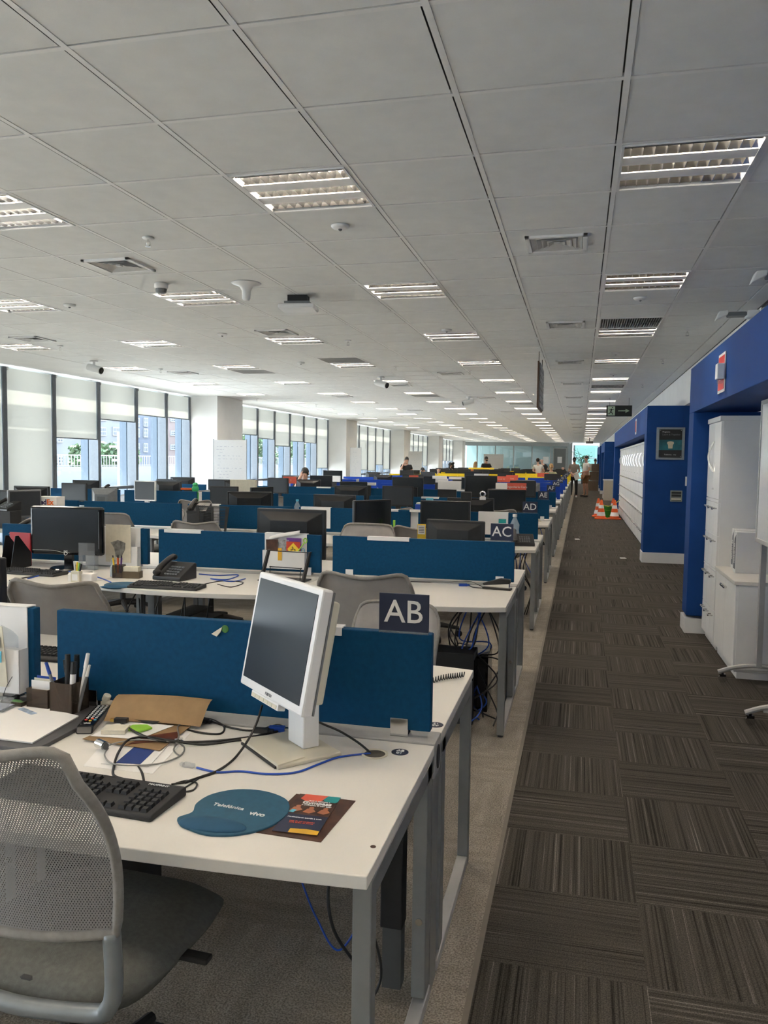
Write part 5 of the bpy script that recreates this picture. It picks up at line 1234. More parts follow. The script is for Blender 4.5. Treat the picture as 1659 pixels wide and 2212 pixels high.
one(MB().tube([(.012*math.cos(a), 0, .018*math.sin(a)) for a in [2*PI*i/12 for i in range(12)]], .0025, 6, closed=True), 'blue_ring', cyan, 'light blue ring beside the lime stick', 'stationery', (bx+.140, by-.02, .915))
card(bx-.045+.02, by-.0245, .845, .028, .085, amber, 'orange printed label on the front of the organiser pocket', 'label', 'label')
# photo strips at left edge
card(-1.780, ysc(0)-.067, .80, .05, .20, cream, 'cream strip with two photos in the organiser at the left edge', 'photo strip', 'photo_strip', 6)
for z in (.952, .905):
    f = thing('photo_sticker', 'small portrait photo on the cream strip, %s one' % ('upper' if z > .93 else 'lower'), 'photo', (-1.778, ysc(0)-.075+(z-.8)*-.03+.0, z-.005)); f.location.y = ysc(0)-.072-(z-.8)*.105
    MB().box((-.014, -.001, -.018), (.014, .001, .018)).build('photo', cyan if z < .93 else gplast, f); MB().ball((0, -.0012, -.002), (.006, .0006, .009), 10).build('face', skin2, f); MB().ball((0, -.0008, 0), (.010, .0005, .014), 10).build('hair', hairb, f)
one(MB().grid(lambda u, v: (.06*u-.03, .01*math.sin(u*3), .07*v*(1-.5*u)), 5, 4), 'plastic_bag', clear, 'crumpled clear plastic in the organiser at the left edge', 'plastic', (-1.755, ysc(0)-.055, .925), thick=.002)
# leaf sticker on near divider
lfk = thing('leaf_magnet', 'green and cream leaf shaped magnet on the near divider', 'magnet', (-1.045, ysc(0)-.020, 1.022))
MB().ball((.018, 0, .002), (.012, .002, .012), 12).build('green_disc', leafm, lfk); MB().prism([(-.025, -.015), (-.008, -.022), (.004, -.008), (.010, .008), (-.004, -.001)], -.004, .001, 'y').build('cream_leaf', cream, lfk)

# --- row AC accessories
tr = thing('letter_tray', 'black wire letter tray in front of the stuffed organiser', 'letter tray', (-1.85, 4.90, DT), rad(-6))
for x in (-.15, .15): MB().prism([(-.09, 0), (-.05, 0), (.05, .19), (.02, .19)], x-.006, x+.006, 'x').build('side_bracket', mblack, tr)
MB().tube([(-.15, .03, .185), (.15, .03, .185)], .003, 6).tube(spline([(-.11, -.03, .0), (-.11, -.02, .08), (-.10, -.015, .085), (.10, -.015, .085), (.11, -.02, .08), (.11, -.03, .0)], 3), .003, 6).box((-.15, -.12, .004), (.15, .06, .010)).build('wires', mblack, tr)
st = thing('stapler', 'black and silver stapler at the end of the AC desk', 'stapler', (-.49, 4.96, DT), rad(170)); st.scale = (1.4, 1.4, 1.4)
MB().box((-.07, -.016, 0), (.06, .016, .010)).build('stapler_base', black, st, bevel=.003); MB().prism([(-.065, .03), (.055, .016), (.06, .026), (-.02, .052), (-.065, .05)], -.014, .014, 'y').build('stapler_arm', black, st, bevel=.004); MB().prism([(-.06, .012), (.05, .012), (.05, .02), (-.06, .03)], -.010, .010, 'y').build('magazine', chrome, st)
def holder(x, y, lab, m=smoke, n=3):
    r = thing('pen_holder', lab, 'pen holder', (x, y, DT), rad(8)); MB().box((-.035, -.03, 0), (.035, .03, .085)).build('cup', m, r, bevel=.003)
    MB().box((.035, -.03, 0), (.15, .03, .045)).build('note_box', mat('brown_note_box', (.13, .10, .06), .4), r, bevel=.002); MB().box((.04, -.025, .045), (.14, .025, .075)).build('note_papers', cream, r)
    return r
holder(-2.93, 4.66, 'brown pen holder with paper notes left of the keyboard in row AC')
for i, (c_, dx) in enumerate([(yel, -.02), (orange, 0), (purple, .015), (black, -.005)]):
    p = thing('highlighter', ['yellow', 'orange', 'purple', 'black'][i]+' pen standing in the brown holder of row AC', 'pen', (-2.94+dx, 4.655+.008*i, DT+.03), 0, 'pens in the brown holder'); MB().cyl((0, 0, 0), (dx*.5, 0, .10), .006, n=8).build('barrel', c_, p); MB().cyl((dx*.5, 0, .10), (dx*.6, 0, .115), .004, n=8).build('tip', black, p)
hb = thing('pen_holder', 'white and black small pen holder behind the pale chair in row AC', 'pen holder', (-3.08, 4.42, DT)); MB().box((-.03, -.02, 0), (.03, .02, .07)).build('cup', cream, hb, bevel=.003); MB().box((-.02, -.021, .01), (.02, -.0205, .05)).build('label', paper, hb)
for i, (m, dx, dz) in enumerate([(wplast, -.015, .13), (yel, .005, .125), (lime, .018, .12), (black, .03, .115)]):
    one(MB().cyl((0, 0, 0), (dx*.6, 0, dz-.03), .006, n=8), 'pen', m, ['white', 'yellow', 'lime', 'black'][i]+' pen in the small cream holder', 'pen', (-3.08+dx*.5, 4.42, DT+.03), 0, 'pens in the small cream holder')
one(MB().lathe([(.001, 0), (.022, 0), (.022, .065), (.010, .08), (.010, .085), (.014, .085), (.014, .11), (.001, .11)], n=20), 'sanitiser_bottle', bottlep, 'small clear bottle left of the brown pen holder', 'bottle', (*at(245, 1245, Z=DT).xy, DT), smooth=False)
one(MB().box((-.13, -.04, 0), (.03, .04, .05)), 'tissue_pack', paper, 'white paper pack behind the pale chair', 'paper pack', (*at(195, 1255, Z=DT).xy, DT), rad(8), bevel=.004)
bk2 = thing('spiral_notebook', 'red spiral notebook reading UCP standing at the left of row AC', 'notebook', (-3.93, 4.98, DT), rad(-4))
MB().box((-.09, -.008, 0), (.09, .008, .235)).build('cover', mat('notebook_red', (.42, .02, .03), .45), bk2); text('UCPI', .05, paper, bk2, (.03, -.0092, .09), FRONT, 'cover_text', bold=.001); text('Universidade', .014, paper, bk2, (.03, -.0092, .13), FRONT, 'cover_text')
m_ = MB()
for i in range(15): m_.tube([(-.09+.010*math.cos(a), .010*math.sin(a), .012+i*.015) for a in [2*PI*q/8 for q in range(8)]], .0015, 5, closed=True)
m_.build('spiral', chrome, bk2)
mh = thing('magazine_holder', 'black slanted file holder in front of the red notebook', 'file holder', (-3.86, 4.84, DT), rad(-4))
MB().prism([(-.10, 0), (.10, 0), (.10, .10), (-.02, .23), (-.05, .23)], -.045, -.041, 'x').prism([(-.10, 0), (.10, 0), (.10, .10), (-.02, .23), (-.05, .23)], .041, .045, 'x').box((-.045, -.10, 0), (.045, .10, .004)).box((-.045, .096, 0), (.045, .10, .10)).build('holder_body', black, mh)
mh2 = dup(freeze(mh), (-4.04, 4.72, DT), rad(20), 'black file holder standing farther left by the green box')
gb = thing('sticker_box', 'green and yellow small carton at the left of row AC', 'carton', (-3.97, 4.60, DT), rad(-10)); MB().box((-.08, -.03, 0), (.08, .03, .09)).build('carton', green, gb, bevel=.002); MB().box((-.081, -.031, 0), (.081, .031, .02)).build('yellow_band', yel, gb); MB().box((-.06, -.0315, .03), (.05, -.0305, .07)).build('white_patch', paper, gb)
mp_ = thing('map_poster', 'cream map sheet in the organiser behind the large black monitor', 'map', (-3.20, ysc(1)-.068, .78), 0); MB().box((-.10, -.002, 0), (.10, .002, .27)).build('sheet', cream, mp_)
MB().prism([(-.06, .14), (.0, .16), (.06, .14), (.055, .09), (.02, .03), (-.02, .04), (-.03, .10)], -.003, -.0022, 'y').build('map_print', mat('map_grey', (.24, .24, .22), .7, var=.3), mp_)
one(MB().box((-.06, -.03, 0), (.06, -.026, .19)).box((-.06, -.03, 0), (-.057, .02, .14)).box((.057, -.03, 0), (.06, .02, .14)).box((-.06, -.03, 0), (.06, .02, .004)), 'brochure_stand', clear, 'clear brochure stand in front of the map', 'brochure stand', (-3.33, 4.92, DT), rad(6))
cable('blue_network_cable', [(430, 1240), (470, 1243), (515, 1242), (490, 1252), (455, 1250), (500, 1256), (530, 1250)], .004, cable_b, 'blue cable heap by the telephone in row AC', grp='cables in row AC')
cable('black_cable', [(440, 1262), (480, 1255), (525, 1258), (500, 1268), (470, 1262)], .003, cable_k, 'thin black cable coil right of the telephone in row AC', grp='cables in row AC')
cable('blue_network_cable', [(60, 1250), (110, 1238), (165, 1235), (215, 1248), (240, 1258)], .004, cable_b, 'blue cable under the large black monitor', grp='cables in row AC')
cable('black_cable', [(20, 1254), (80, 1244), (140, 1240), (200, 1236)], .004, cable_k, 'black cables left under the large black monitor', grp='cables in row AC')
cable('black_cable', [(870, 1256), (960, 1258), (1010, 1256), (1030, 1262), (1045, 1270), (1020, 1268), (1012, 1262)], .003, cable_k, 'thin black cable along the AC divider foot', grp='cables in row AC')
plug('network_plug', 1000, 1266, .0, 'small blue plug on the AC desk', blueplast, blueplast, 20, 1.3)

# --- row AD and beyond specials
fp_ = at(99, 1073, Y=7.82); fb = thing('courier_box', 'white FedEx box standing left behind the large black monitor', 'box', (fp_.x, 7.90, DT), rad(2))
MB().box((-.13, -.08, 0), (.13, .08, fp_.z-DT)).build('carton', paper, fb, bevel=.003); text('Fed', .082, mat('fedex_purple', (.03, .01, .10), .5), fb, (-.052, -.083, fp_.z-DT-.062), FRONT, 'brand_text', bold=.003); text('Ex', .082, mat('fedex_orange', (.8, .13, .01), .5), fb, (.050, -.083, fp_.z-DT-.062), FRONT, 'brand_text', bold=.003)
lt = thing('letter_tray', 'black upright ribbed letter tray in front of the AD divider', 'letter tray', (-3.74, 7.70, DT+.0), rad(2))
m_ = MB().box((-.16, 0, 0), (.16, .008, .012)).box((-.16, 0, .27), (.17, .008, .285)).prism([(-.16, 0), (-.14, 0), (-.15, .28), (-.19, .285)], 0, .01, 'y').prism([(.13, 0), (.15, 0), (.19, .285), (.15, .27)], 0, .01, 'y').box((-.012, 0, 0), (.012, .01, .28))
for i in range(16): m_.box((-.14, .001, .02+i*.016), (.15, .006, .025+i*.016))
m_.build('ribs', mblack, lt); MB().lathe([(.016, 0), (.016, .004), (.001, .004)]).build('badge', wplast, lt).rotation_euler = (PI/2, 0, 0)
wc = thing('webcam', 'silver and white webcam on the black monitor of row AD', 'webcam', (-.99, 8.40, 1.13)); MB().ball((0, 0, .06), (.035, .03, .035)).build('camera_ball', chrome, wc, smooth=True); MB().box((-.03, -.02, 0), (.03, .02, .03)).build('foot', wplast, wc); MB().cyl((0, -.025, .065), (0, -.034, .065), .018).build('lens', gloss, wc)
one(MB().box((-.055, -.03, 0), (.055, .03, .09)), 'speaker_box', mblack, 'small black box on top of the monitor left of the webcam', 'speaker', (-1.17, 8.44, 1.12), bevel=.008)
def bottle(x, y, z, lab, m, capm, s=1):
    r = thing('water_bottle', lab, 'bottle', (x, y, z), 0, 'water bottles on the desks'); MB().lathe([(.001, 0), (.034*s, 0), (.036*s, .06*s), (.031*s, .09*s), (.035*s, .13*s), (.013*s, .18*s), (.013*s, .19*s), (.001, .19*s)], n=20).build('bottle_body', m, r, smooth=True); MB().cyl((0, 0, .187*s), (0, 0, .207*s), .016*s, n=14).build('bottle_cap', capm, r)
p = at(642, 1095, Y=8.3); bottle(p.x, p.y, DT+.14, 'clear bottle with blue cap left of the AOC monitor back', bottlep, cyan)
one(box((-.1, -.08, 0), (.1, .08, .14)), 'note_box', yel, 'yellow topped box under the clear bottle', 'box', (p.x, p.y, DT), bevel=.003)
p = at(1112, 1150, Y=5.55); pb_ = at(1111, 1172, Z=DT); bottle(pb_.x, pb_.y, DT, 'clear water bottle behind the AC sign', bottlep, wplast, 1.35)
card(-.745, ysc(2)-.045, .84, .075, .12, tealp, 'teal photo card with a heart in the organiser left of the AD sign', 'photo card', 'photo_card')
hp = thing('heart_card', 'red heart drawing card in the organiser left of the AD sign', 'card', (-.765, ysc(2)-.052, .845)); MB().ball((-.012, 0, .02), (.012, .003, .014)).ball((.012, 0, .028), (.012, .003, .014)).build('hearts', red, hp)
p = at(925, 1090, Y=8.35); bb = thing('blue_box', 'small blue box with papers on the far side of row AD', 'box', (p.x, 8.35, DT)); MB().box((-.13, -.06, 0), (.13, .06, .33)).build('box_body', blueplast, bb, bevel=.004); MB().box((-.12, -.05, .33), (.10, .05, .345)).build('papers', cream, bb)
one(MB().cyl((0, 0, 0), (0, 0, .40), .04, n=16), 'blue_tumbler', cyan, 'light blue tumbler beside the blue box in row AD', 'tumbler', (at(928, 1080, Y=8.25).x, 8.25, DT))
for px, lab in ((851, 'lime green cactus shaped pen left of the yellow tagged chair'), (786, 'white post pen in row AD')):
    p = at(px, 1160, Y=7.7); one(MB().cyl((0, 0, 0), (0, 0, .20), .012, n=10).tube([(0, 0, .10), (-.03, 0, .11), (-.03, 0, .15)], .007, 6), 'cactus_pen', lime if px > 800 else cream, lab, 'pen', (p.x, 7.7, DT))
# coral team signs
def team_sign(px, py, Y, lab, word, w_=.28, h_=.12):
    p = at(px, py, Y=Y); r = thing('team_sign', lab, 'sign', (p.x, p.y+.022, 0)); z = p.z
    MB().box((-w_/2, -.005, z-h_/2), (w_/2, .005, z+h_/2)).build('sign_plate', coral, r); MB().box((-.01, .001, DT), (.01, .012, z+h_/2)).build('sign_stem', wplast, r)
    if word: text(word, .042, paper, r, (0, -.007, z), FRONT, 'sign_text')
team_sign(1116, 1052, ysc(3)+.03, 'coral sign reading Engenharia Core over the AE divider', 'Engenharia Core', .26, .105)
team_sign(1080, 1035, ysc(6), 'coral team sign farther back left of the tall dark monitor', 'Comercial  B2', .34, .14)
team_sign(1106, 1034, ysc(6)+.5, 'coral team sign beside another, in front of the yellow dividers', 'Core', .30, .18)
team_sign(893, 1034, ysc(4), 'coral sign at the left of the tall monitors', 'Financeiro', .17, .12)
team_sign(1173, 1026, ysc(8), 'coral sign near the blonde woman in green', None, .36, .12)
team_sign(625, 1037, ysc(4)+.2, 'red box shaped sign with a white emblem at the second bay', '(   )', .26, .13)
for (px, py, Y, w_, h_, m, lab) in [(1040, 1026, 17.2, .30, .05, wplast, 'white shelf board on the royal blue dividers'), (955, 1038, ysc(4), .22, .07, wplast, 'white notice board hooked in row AF'), (716, 1034, ysc(5), .42, .13, paper, 'tilted sheet stand with printed notice in row AG'),
        (786, 1045, ysc(4), .46, .05, paper, 'pile of white papers on a black tray in row AF'), (972, 1048, ysc(3)+.3, .33, .12, paper, 'white printed sheet board in row AE'), (950, 1031, ysc(5), .30, .06, paper, 'white carton on the royal dividers'), (990, 1033, ysc(6), .45, .06, paper, 'stack of white papers in row AH'),
        (528, 1052, 11.3, .42, .22, cream, 'white archive box right of the dark monitors in row AE'), (1088, 1050, 13.2, .25, .10, paper, 'crumpled white paper bag behind the coral sign'), (412, 1056, 11.3, .28, .03, orange, 'orange tray in row AE beside the green figure'), (1040, 1012, 25.3, .8, .05, yel, 'yellow tray among the far desks')]:
    p = at(px, py, Y=Y); r = thing('desk_item', lab, 'desk item', (p.x, p.y, 0)); z = p.z
    r.name = 'paper_board' if m is paper else 'storage_box'; r['category'] = 'paper board' if m is paper else 'box'
    MB().box((-w_/2, -.06, z-h_/2), (w_/2, .0, z+h_/2)).build('box_body', m, r, bevel=.003)
    MB().box((-w_/2*.6, -.05, DT if True else 0), (w_/2*.6, -.01, z-h_/2)).build('support', mblack, r)
gf = thing('green_figure', 'green plastic figure standing in row AE before the windows', 'figurine', (at(422, 1056, Y=11.2).x, 11.2, DT)); MB().cyl((0, 0, 0), (0, 0, .26), .05).build('plinth', green, gf); MB().ball((0, 0, .31), (.06, .04, .06)).ball((.0, 0, .37), (.045, .035, .04)).build('figure', mat('bright_green', (.04, .45, .15), .4), gf, smooth=True)
# whiteboards at the columns
def wboard(x, y, w_, lab, rz=0):
    r = thing('whiteboard', lab, 'whiteboard', (x, y, 0), rz, 'whiteboards by the white columns')
    MB().box((-w_/2, -.012, .75), (w_/2, .012, 1.93)).build('board', mat('grey_board', (.46, .445, .42), .3, var=.01), r); fr_ = MB().box((-w_/2-.02, -.016, .72), (-w_/2, .016, 1.95)).box((w_/2, -.016, .72), (w_/2+.02, .016, 1.95)); fr_.build('board_frame', deskedge, r)
    m = MB(); rn = random.Random(int(x*10))
    for i in range(13):
        z = 1.85-i*.07; x_ = -w_/2+.06+rn.random()*.1
        while x_ < w_/2-.12 and rn.random() < .8:
            l = rn.uniform(.02, .07); m.box((x_, -.0135, z), (x_+l, -.0125, z+.008)); x_ += l+rn.uniform(.015, .08)
    m.build('handwriting', mat('faint_marker', (.25, .25, .28), .6), r)
    for s in (-1, 1): MB().box((s*w_*.4-.02, -.02, 0), (s*w_*.4+.02, .02, .75)).box((s*w_*.4-.02, -.22, 0), (s*w_*.4+.02, .22, .03)).build('leg', deskedge, r)
wboard(-7.68, 16.7, .78, 'whiteboard with faint handwriting in front of the first white column')
wboard(-7.62, 26.9, .36, 'narrow whiteboard beside the second white column')
wboard(-7.45, 36.4, .6, 'dark framed board beside the third white column')
wboard(-4.9, 46.5, 1.1, 'bright whiteboard near the glass offices behind the bearded man')

# --- under the desks
pc = thing('computer_tower', 'black computer tower under the far side of the AC desk end', 'computer', (-.78, 4.66, 0)); MB().box((-.21, -.095, .0), (.21, .095, .42)).build('case', mblack, pc, bevel=.005); MB().box((.209, -.08, .04), (.213, .08, .38)).build('front_panel', gloss, pc)
pc = thing('computer_tower', 'black computer tower behind the AC desk leg among cables', 'computer', (-.60, 4.95, 0)); MB().box((-.085, -.12, .0), (.085, .12, .36)).build('case', gloss, pc, bevel=.005); MB().box((-.07, -.123, .03), (.07, -.119, .33)).build('front_panel', mblack, pc)
for i, (x, y, lab) in enumerate([(-2.55, 5.05, 'computer tower under the middle of row AC'), (-2.75, 5.3, 'second computer tower under the middle of row AC'), (-.62, 8.0, 'computer tower under the AD desk end'), (-3.6, 5.2, 'computer tower under the left part of row AC'), (-1.5, 2.3, 'computer tower under the nearest divider')]):
    t_ = thing('computer_tower', 'black '+lab, 'computer', (x, y, 0), 0, 'computer towers under the desks'); MB().box((-.09, -.2, .02), (.09, .2, .42)).build('case', mblack, t_, bevel=.005); MB().box((-.08, -.204, .04), (.08, -.2, .4)).build('front_panel', gloss, t_)
pb = thing('power_box', 'black power box strapped behind the nearest desk leg', 'power box', (-.475, 2.13, 0)); MB().box((-.035, -.03, .23), (.028, .03, .66)).build('box_body', mblack, pb, bevel=.004); MB().box((-.03, -.02, .05), (.024, .03, .23)).build('lower_duct', darksteel, pb)
m_ = MB().cyl((-.045, -.01, .42), (-.075, -.02, .40), .03, .02); m_.build('plug', black, pb); MB().cyl((-.045, 0, .52), (-.085, -.01, .50), .022).build('grey_plug', gplast, pb)
def hang(name, pts, r, m, lab): c = pts[0]; return one(MB().tube(spline([(p[0]-c[0], p[1]-c[1], p[2]-c[2]) for p in pts], 8), r, 7), name, m, lab, 'cable', c, 0, 'cables hanging under the desks', smooth=True)
hang('power_cable', [(-.55, 2.11, .41), (-.62, 2.0, .42), (-.60, 1.95, .30), (-.50, 1.98, .12), (-.52, 1.9, .012), (-.70, 1.85, .012)], .0045, cable_k, 'black power cable looping to the floor under the nearest desk')
hang('power_cable', [(-.56, 2.12, .50), (-.58, 2.05, .40), (-.53, 2.05, .28), (-.50, 2.08, .10), (-.55, 2.0, .012)], .004, cable_k, 'black cable hanging beside the power box')
hang('network_cable', [(-.55, 2.12, .48), (-.53, 2.08, .35), (-.60, 2.02, .20), (-.68, 2.05, .26), (-.75, 2.1, .35)], .003, cable_b, 'blue cable under the nearest desk')
rc = random.Random(4)
for i in range(14):
    x = -.50-rc.random()*.22; y = 4.72+rc.random()*.3; x2 = x+rc.uniform(-.12, .10); x3 = x+rc.uniform(-.15, .15)
    hang('hanging_cable', [(x, y, .66), (x2, y-.05+rc.uniform(-.1, .05), rc.uniform(.42, .52)), (x3, y+rc.uniform(-.12, .1), rc.uniform(.22, .38)), (x2+rc.uniform(-.08, .1), y+rc.uniform(-.15, .05), rc.uniform(.05, .15)), (x+rc.uniform(-.1, .1), y+rc.uniform(-.25, -.05), .012)], .0045, cable_b if i % 4 == 0 else cable_k, '%s cable in the tangle under the AC desk end' % ('blue' if i % 4 == 0 else 'black'))
for k, n in ((2, 6), (3, 4)):
    for i in range(n):
        x = -.47-rc.random()*.2; y = ysc(k)-.1+rc.random()*.2
        hang('hanging_cable', [(x, y, .66), (x+rc.uniform(-.1, .05), y, .45), (x+rc.uniform(-.1, .08), y-.05, .25), (x+rc.uniform(-.05, .05), y-.1, .012)], .005, cable_b if i % 3 == 0 else cable_k, '%s cable hanging under the end of row %s' % ('blue' if i % 3 == 0 else 'black', ROWS[k]))
for i in range(7):
    x = -2.3-rc.random()*.8; y = 5.0+rc.random()*.2
    hang('hanging_cable', [(x, y, .66), (x+rc.uniform(-.1, .1), y-.1, .40), (x+rc.uniform(-.1, .1), y-.05, .2), (x+rc.uniform(-.2, .2), y-.2, .012)], .005, cable_k, 'black cable under the middle of row AC')

# ------------------------------------------------------------------ people
def skinned(name, V, E, R, m, parent, sub=1):
    me = bpy.data.meshes.new(name); me.from_pydata([tuple(v) for v in V], E, []); me.materials.append(m)
    ob = bpy.data.objects.new(name, me); S.collection.objects.link(ob); ob.parent = parent
    sk = ob.modifiers.new('skin', 'SKIN'); sk.use_smooth_shade = True
    ly = me.skin_vertices[0].data if me.skin_vertices else None
    for i, r in enumerate(R):
        ly[i].radius = r if hasattr(r, '__len__') else (r, r)
        ly[i].use_root = (i == 0)
    s = ob.modifiers.new('sub', 'SUBSURF'); s.levels = s.render_levels = sub
    return ob
def person(label, loc, rz, height, shirt, pants, sk, hair, style='short', pose='stand', arms='down', shorts=False, shoes=None, beard=False, sleeves=.5, glasses=False):
    """figure facing -Y in its own frame, feet at z=0"""
    r = thing('person', label, 'person', loc, rz)
    k = height/1.75
    hipz = .93*k if pose != 'sit' else .52
    def P(x, y, z): return Vector((x*k, y*k, (z-.93)*k+hipz))
    V = []; E = []; R = []
    def add(p, rad_, par=None):
        V.append(p); R.append(tuple(q*k for q in rad_) if hasattr(rad_, '__len__') else rad_*k); i = len(V)-1
        if par is not None: E.append((par, i))
        return i
    lean = Vector((0, 0, 0)) if pose != 'lean' else Vector((.12, -.18, -.05))
    pel = add(P(0, 0, .95), (.15, .11)); sp = add(P(0, -.01, 1.12)+lean*.3, (.135, .10), pel); chs = add(P(0, 0, 1.32)+lean*.7, (.16, .115), sp)
    nb = add(P(0, .01, 1.47)+lean, .062, chs); nk = add(P(0, 0, 1.54)+lean, .052, nb)
    hd = add(P(0, -.015, 1.63)+lean*1.1, (.075, .088), nk); ht = add(P(0, -.005, 1.71)+lean*1.1, (.062, .078), hd)
    J = {}
    for s in (-1, 1):
        sh = add(P(s*.17, .01, 1.41)+lean*.9, .060, chs)
        mode = arms if isinstance(arms, str) else arms[0 if s < 0 else 1]
        if mode == 'down': el, wr = P(s*.23, .02, 1.14)+lean*.6, P(s*.24, -.05, .91)+lean*.4
        elif mode == 'front': el, wr = P(s*.23, .02, 1.14), P(s*.08, -.20, 1.06)
        elif mode == 'desk': el, wr = P(s*.25, -.05, 1.16)+lean*.6, P(s*.12, -.30, 1.12)+lean*.6
        elif mode == 'ear': el, wr = P(s*.26, -.14, 1.24), P(s*.11, -.07, 1.54)
        elif mode == 'brow': el, wr = P(s*.22, -.24, 1.22), P(s*.07, -.14, 1.60)
        e = add(el, .045, sh); w_ = add(wr, .030, e); d = (wr-el).normalized()
        h_ = add(wr+d*.055*k, (.036, .020), w_)
        for q in range(4):
            side = d.orthogonal().normalized() if abs(d.z) < .9 else Vector((0, 1, 0))
            f1 = add(wr+d*.11*k+side*(q-1.5)*.017*k, .009, h_); add(wr+d*(.145-.008*abs(q-1.2))*k+side*(q-1.5)*.018*k+Vector((0, -.012*k, -.008*k)), .008, f1)
        th = add(wr+d*.06*k+Vector((-s*.035, -.02, 0))*k, .010, w_); J[s] = (V[sh], V[e], V[w_])
    L = {}
    for s in (-1, 1):
        if pose == 'sit': hp_, kn, an, to = P(s*.09, -.02, .90), P(s*.12, -.42, .90), P(s*.12, -.44, .50), P(s*.13, -.58, .45)
        else: hp_, kn, an, to = P(s*.09, 0, .86), P(s*.11, -.02, .50), P(s*.12, .02, .085), P(s*.14, -.15, .035)
        a = add(hp_, .088, pel); b_ = add(kn, .058, a); b2 = add((kn*.65+an*.35)+Vector((0, .015, 0)), .058, b_); c = add(an, .036, b2); add(to, .030, c); L[s] = (hp_, kn, an, to)
    body = skinned('body', V, E, R, sk, r)
    # shirt
    V2, E2, R2 = [V[pel], V[sp], V[chs], V[nb]-Vector((0, 0, .015))], [(0, 1), (1, 2), (2, 3)], [(.165*k, .125*k), (.15*k, .115*k), (.175*k, .13*k), .07*k]
    for s in (-1, 1):
        sh, e, w_ = J[s]; n = len(V2); V2 += [sh, sh.lerp(e, .35+sleeves*.5)]; R2 += [.072*k, .064*k]; E2 += [(2, n), (n, n+1)]
        if sleeves > 1: V2.append(w_); R2.append(.040*k); E2.append((n+1, n+2))
    skinned('shirt', V2, E2, R2, shirt, r)
    V3, E3, R3 = [V[pel]-Vector((0, 0, .02))], [], [(.16*k, .12*k)]
    for s in (-1, 1):
        hp_, kn, an, to = L[s]; n = len(V3); V3 += [hp_, hp_.lerp(kn, .95)]; R3 += [.10*k, .075*k]; E3 += [(0, n), (n, n+1)]
        if not shorts: V3.append(an); R3.append(.055*k); E3.append((n+1, n+2))
    skinned('trousers' if not shorts else 'shorts', V3, E3, R3, pants, r)
    for s in (-1, 1):
        hp_, kn, an, to = L[s]; c = an.lerp(to, .45)
        MB().ball((c.x, c.y-.01, .035*k if pose != 'sit' else c.z-.02), (.048*k, .135*k, .045*k), 12).build('shoe', shoes or mblack, r, smooth=True)
    hc = (V[hd]+V[ht])/2
    hm_ = MB().ball((hc.x, hc.y+.022*k, hc.z+.022*k), (.084*k, .092*k, .105*k), 14)
    if style == 'long': hm_.tube([tuple(hc+Vector((0, .05, .05))*k), tuple(hc+Vector((0, .085, -.08))*k), tuple(hc+Vector((0, .10, -.25))*k), tuple(hc+Vector((.01, .10, -.38))*k)], .07, 10, rs=[.07*k, .085*k, .075*k, .03*k])
    if style == 'curly':
        for i in range(16):
            a = i*2.4; hm_.ball((hc.x+.085*k*math.cos(a), hc.y+.04*k+.07*k*math.sin(a), hc.z+(.10-.017*i)*k), .055*k, 8)
    if style == 'tail': hm_.tube([tuple(hc+Vector((0, .07, .04))*k), tuple(hc+Vector((0, .12, -.04))*k), tuple(hc+Vector((0, .11, -.16))*k)], .03, 8, rs=[.04*k, .035*k, .015*k])
    if style != 'bald': hm_.build('hair', hair, r, smooth=True)
    f = Vector((hc.x, hc.y-.083*k, hc.z))
    MB().ball(tuple(f+Vector((0, -.012, -.018))*k), (.013*k, .018*k, .022*k), 8).build('nose', sk, r, smooth=True)
    for s in (-1, 1):
        MB().ball(tuple(f+Vector((s*.030, .010, .012))*k), (.012*k, .010*k, .008*k), 8).build('eye', mblack, r, smooth=True)
        MB().ball(tuple(hc+Vector((s*.082, .0, -.01))*k), (.010*k, .02*k, .03*k), 8).build('ear', sk, r, smooth=True)
    MB().ball(tuple(f+Vector((0, .006, -.052))*k), (.022*k, .008*k, .006*k), 8).build('mouth', mat('lips', (.35, .10, .08), .5), r, smooth=True)
    if beard: MB().ball(tuple(f+Vector((0, .030, -.060))*k), (.062*k, .055*k, .045*k), 12).build('beard', hair, r, smooth=True)
    if glasses: MB().box(tuple(f+Vector((-.06, -.008, .002))*k), tuple(f+Vector((.06, -.002, .026))*k)).build('glasses', gloss, r)
    return r
tgrey = mat('taupe_tshirt', (.20, .17, .15), .85); tblack = mat('black_tshirt', (.012, .012, .013), .85); twhite = mat('white_tshirt', (.66, .65, .62), .85)
tgreen = mat('pale_green_top', (.36, .36, .22), .85, var=.15, scale=20); torange = mat('rust_orange_top', (.38, .11, .03), .85); jeans = mat('black_trousers', (.012, .012, .013), .8); khaki = mat('brown_shorts', (.20, .10, .04), .85, var=.1, scale=20)
g_ = person('man with glasses and beard in a taupe t-shirt holding a sheet, standing in the aisle', (-.27, 35.75, 0), rad(-4), 1.72, tgrey, jeans, skin, hairb, 'short', 'stand', 'front', shoes=wplast, beard=True, glasses=True)
sh = one(MB().box((-.11, -.002, -.32), (.11, .002, 0)), 'paper_sheet', paper, 'white sheet held by the man in the taupe t-shirt', 'paper', (-.22, 35.50, 1.08)); sh.rotation_euler = (rad(8), rad(-22), 0)
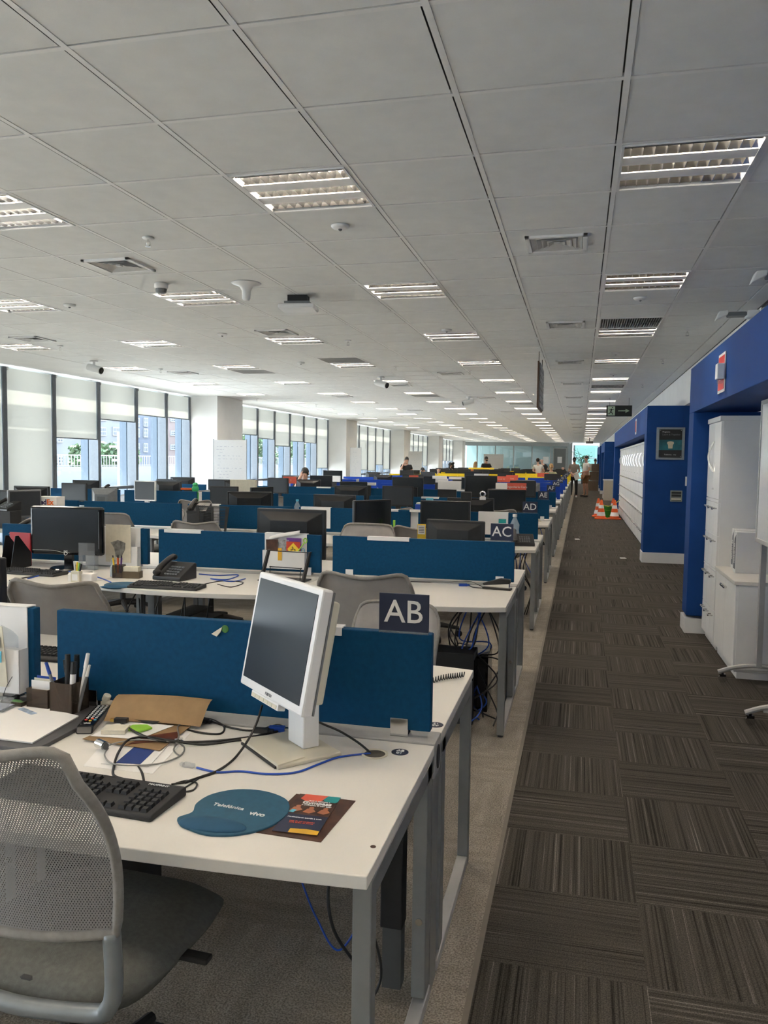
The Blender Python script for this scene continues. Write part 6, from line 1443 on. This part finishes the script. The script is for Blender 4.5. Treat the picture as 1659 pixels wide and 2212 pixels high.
person('man in a white t-shirt and brown shorts seen from behind in the aisle', (.24, 36.8, 0), rad(-58), 1.80, twhite, khaki, skin, hairb, 'short', 'stand', ('down', 'front'), shorts=True, shoes=mblack)
person('woman in black with a ponytail holding a phone to her ear', (-6.48, 30.05, 0), rad(15), 1.62, tblack, jeans, skin2, hairb, 'tail', 'stand', ('ear', 'front'))
person('man at a monitor with one hand on his forehead', (-5.45, 15.45, -.02), rad(10), 1.75, tblack, jeans, skin2, hairb, 'short', 'sit', ('brow', 'desk'))
person('woman with curly black hair bent over a desk', (-5.22, 32.98, .10), rad(0), 1.68, tblack, jeans, skin, hairb, 'curly', 'sit', 'desk', sleeves=1.5)
person('woman with long blonde hair in a rust top seen from behind', (-4.56, 35.75, .16), rad(160), 1.68, torange, jeans, skin2, hairl, 'long', 'sit', 'desk')
person('bearded man in a black t-shirt standing beside the blonde woman', (-4.10, 35.85, 0), rad(25), 1.70, tblack, jeans, skin, hairb, 'short', 'stand', 'desk', beard=True)
person('man in a white t-shirt leaning over a desk with his back turned', (-1.75, 35.85, 0), rad(170), 1.72, twhite, jeans, skin2, hairb, 'short', 'lean', 'desk')
person('bald man beside the leaning man in white', (-1.62, 38.8, 0), rad(-160), 1.74, tblack, jeans, skin2, hairb, 'bald', 'lean', 'desk')
person('blonde woman in a pale green top seen from behind', (-1.05, 30.05, .13), rad(175), 1.68, tgreen, jeans, skin2, hairl, 'tail', 'sit', 'desk', sleeves=1)
person('balding person sitting low between the far desks', (-5.75, 32.98, -.05), rad(180), 1.60, tgrey, jeans, skin2, hairb, 'bald', 'sit', 'desk')
person('person with short hair sitting at the end of the far desks', (-.87, 41.75, .0), rad(190), 1.70, tblack, jeans, skin2, hairb, 'bald', 'sit', 'desk')
person('person in dark clothes behind the cardboard boxes at the far end', (.80, 46.4, 0), rad(30), 1.70, tblack, jeans, skin, hairb, 'short', 'stand', 'front')
person('seated person with black hair below the woman on the phone', (-5.85, 30.05, -.05), rad(60), 1.60, torange, jeans, skin, hairb, 'short', 'sit', 'desk')
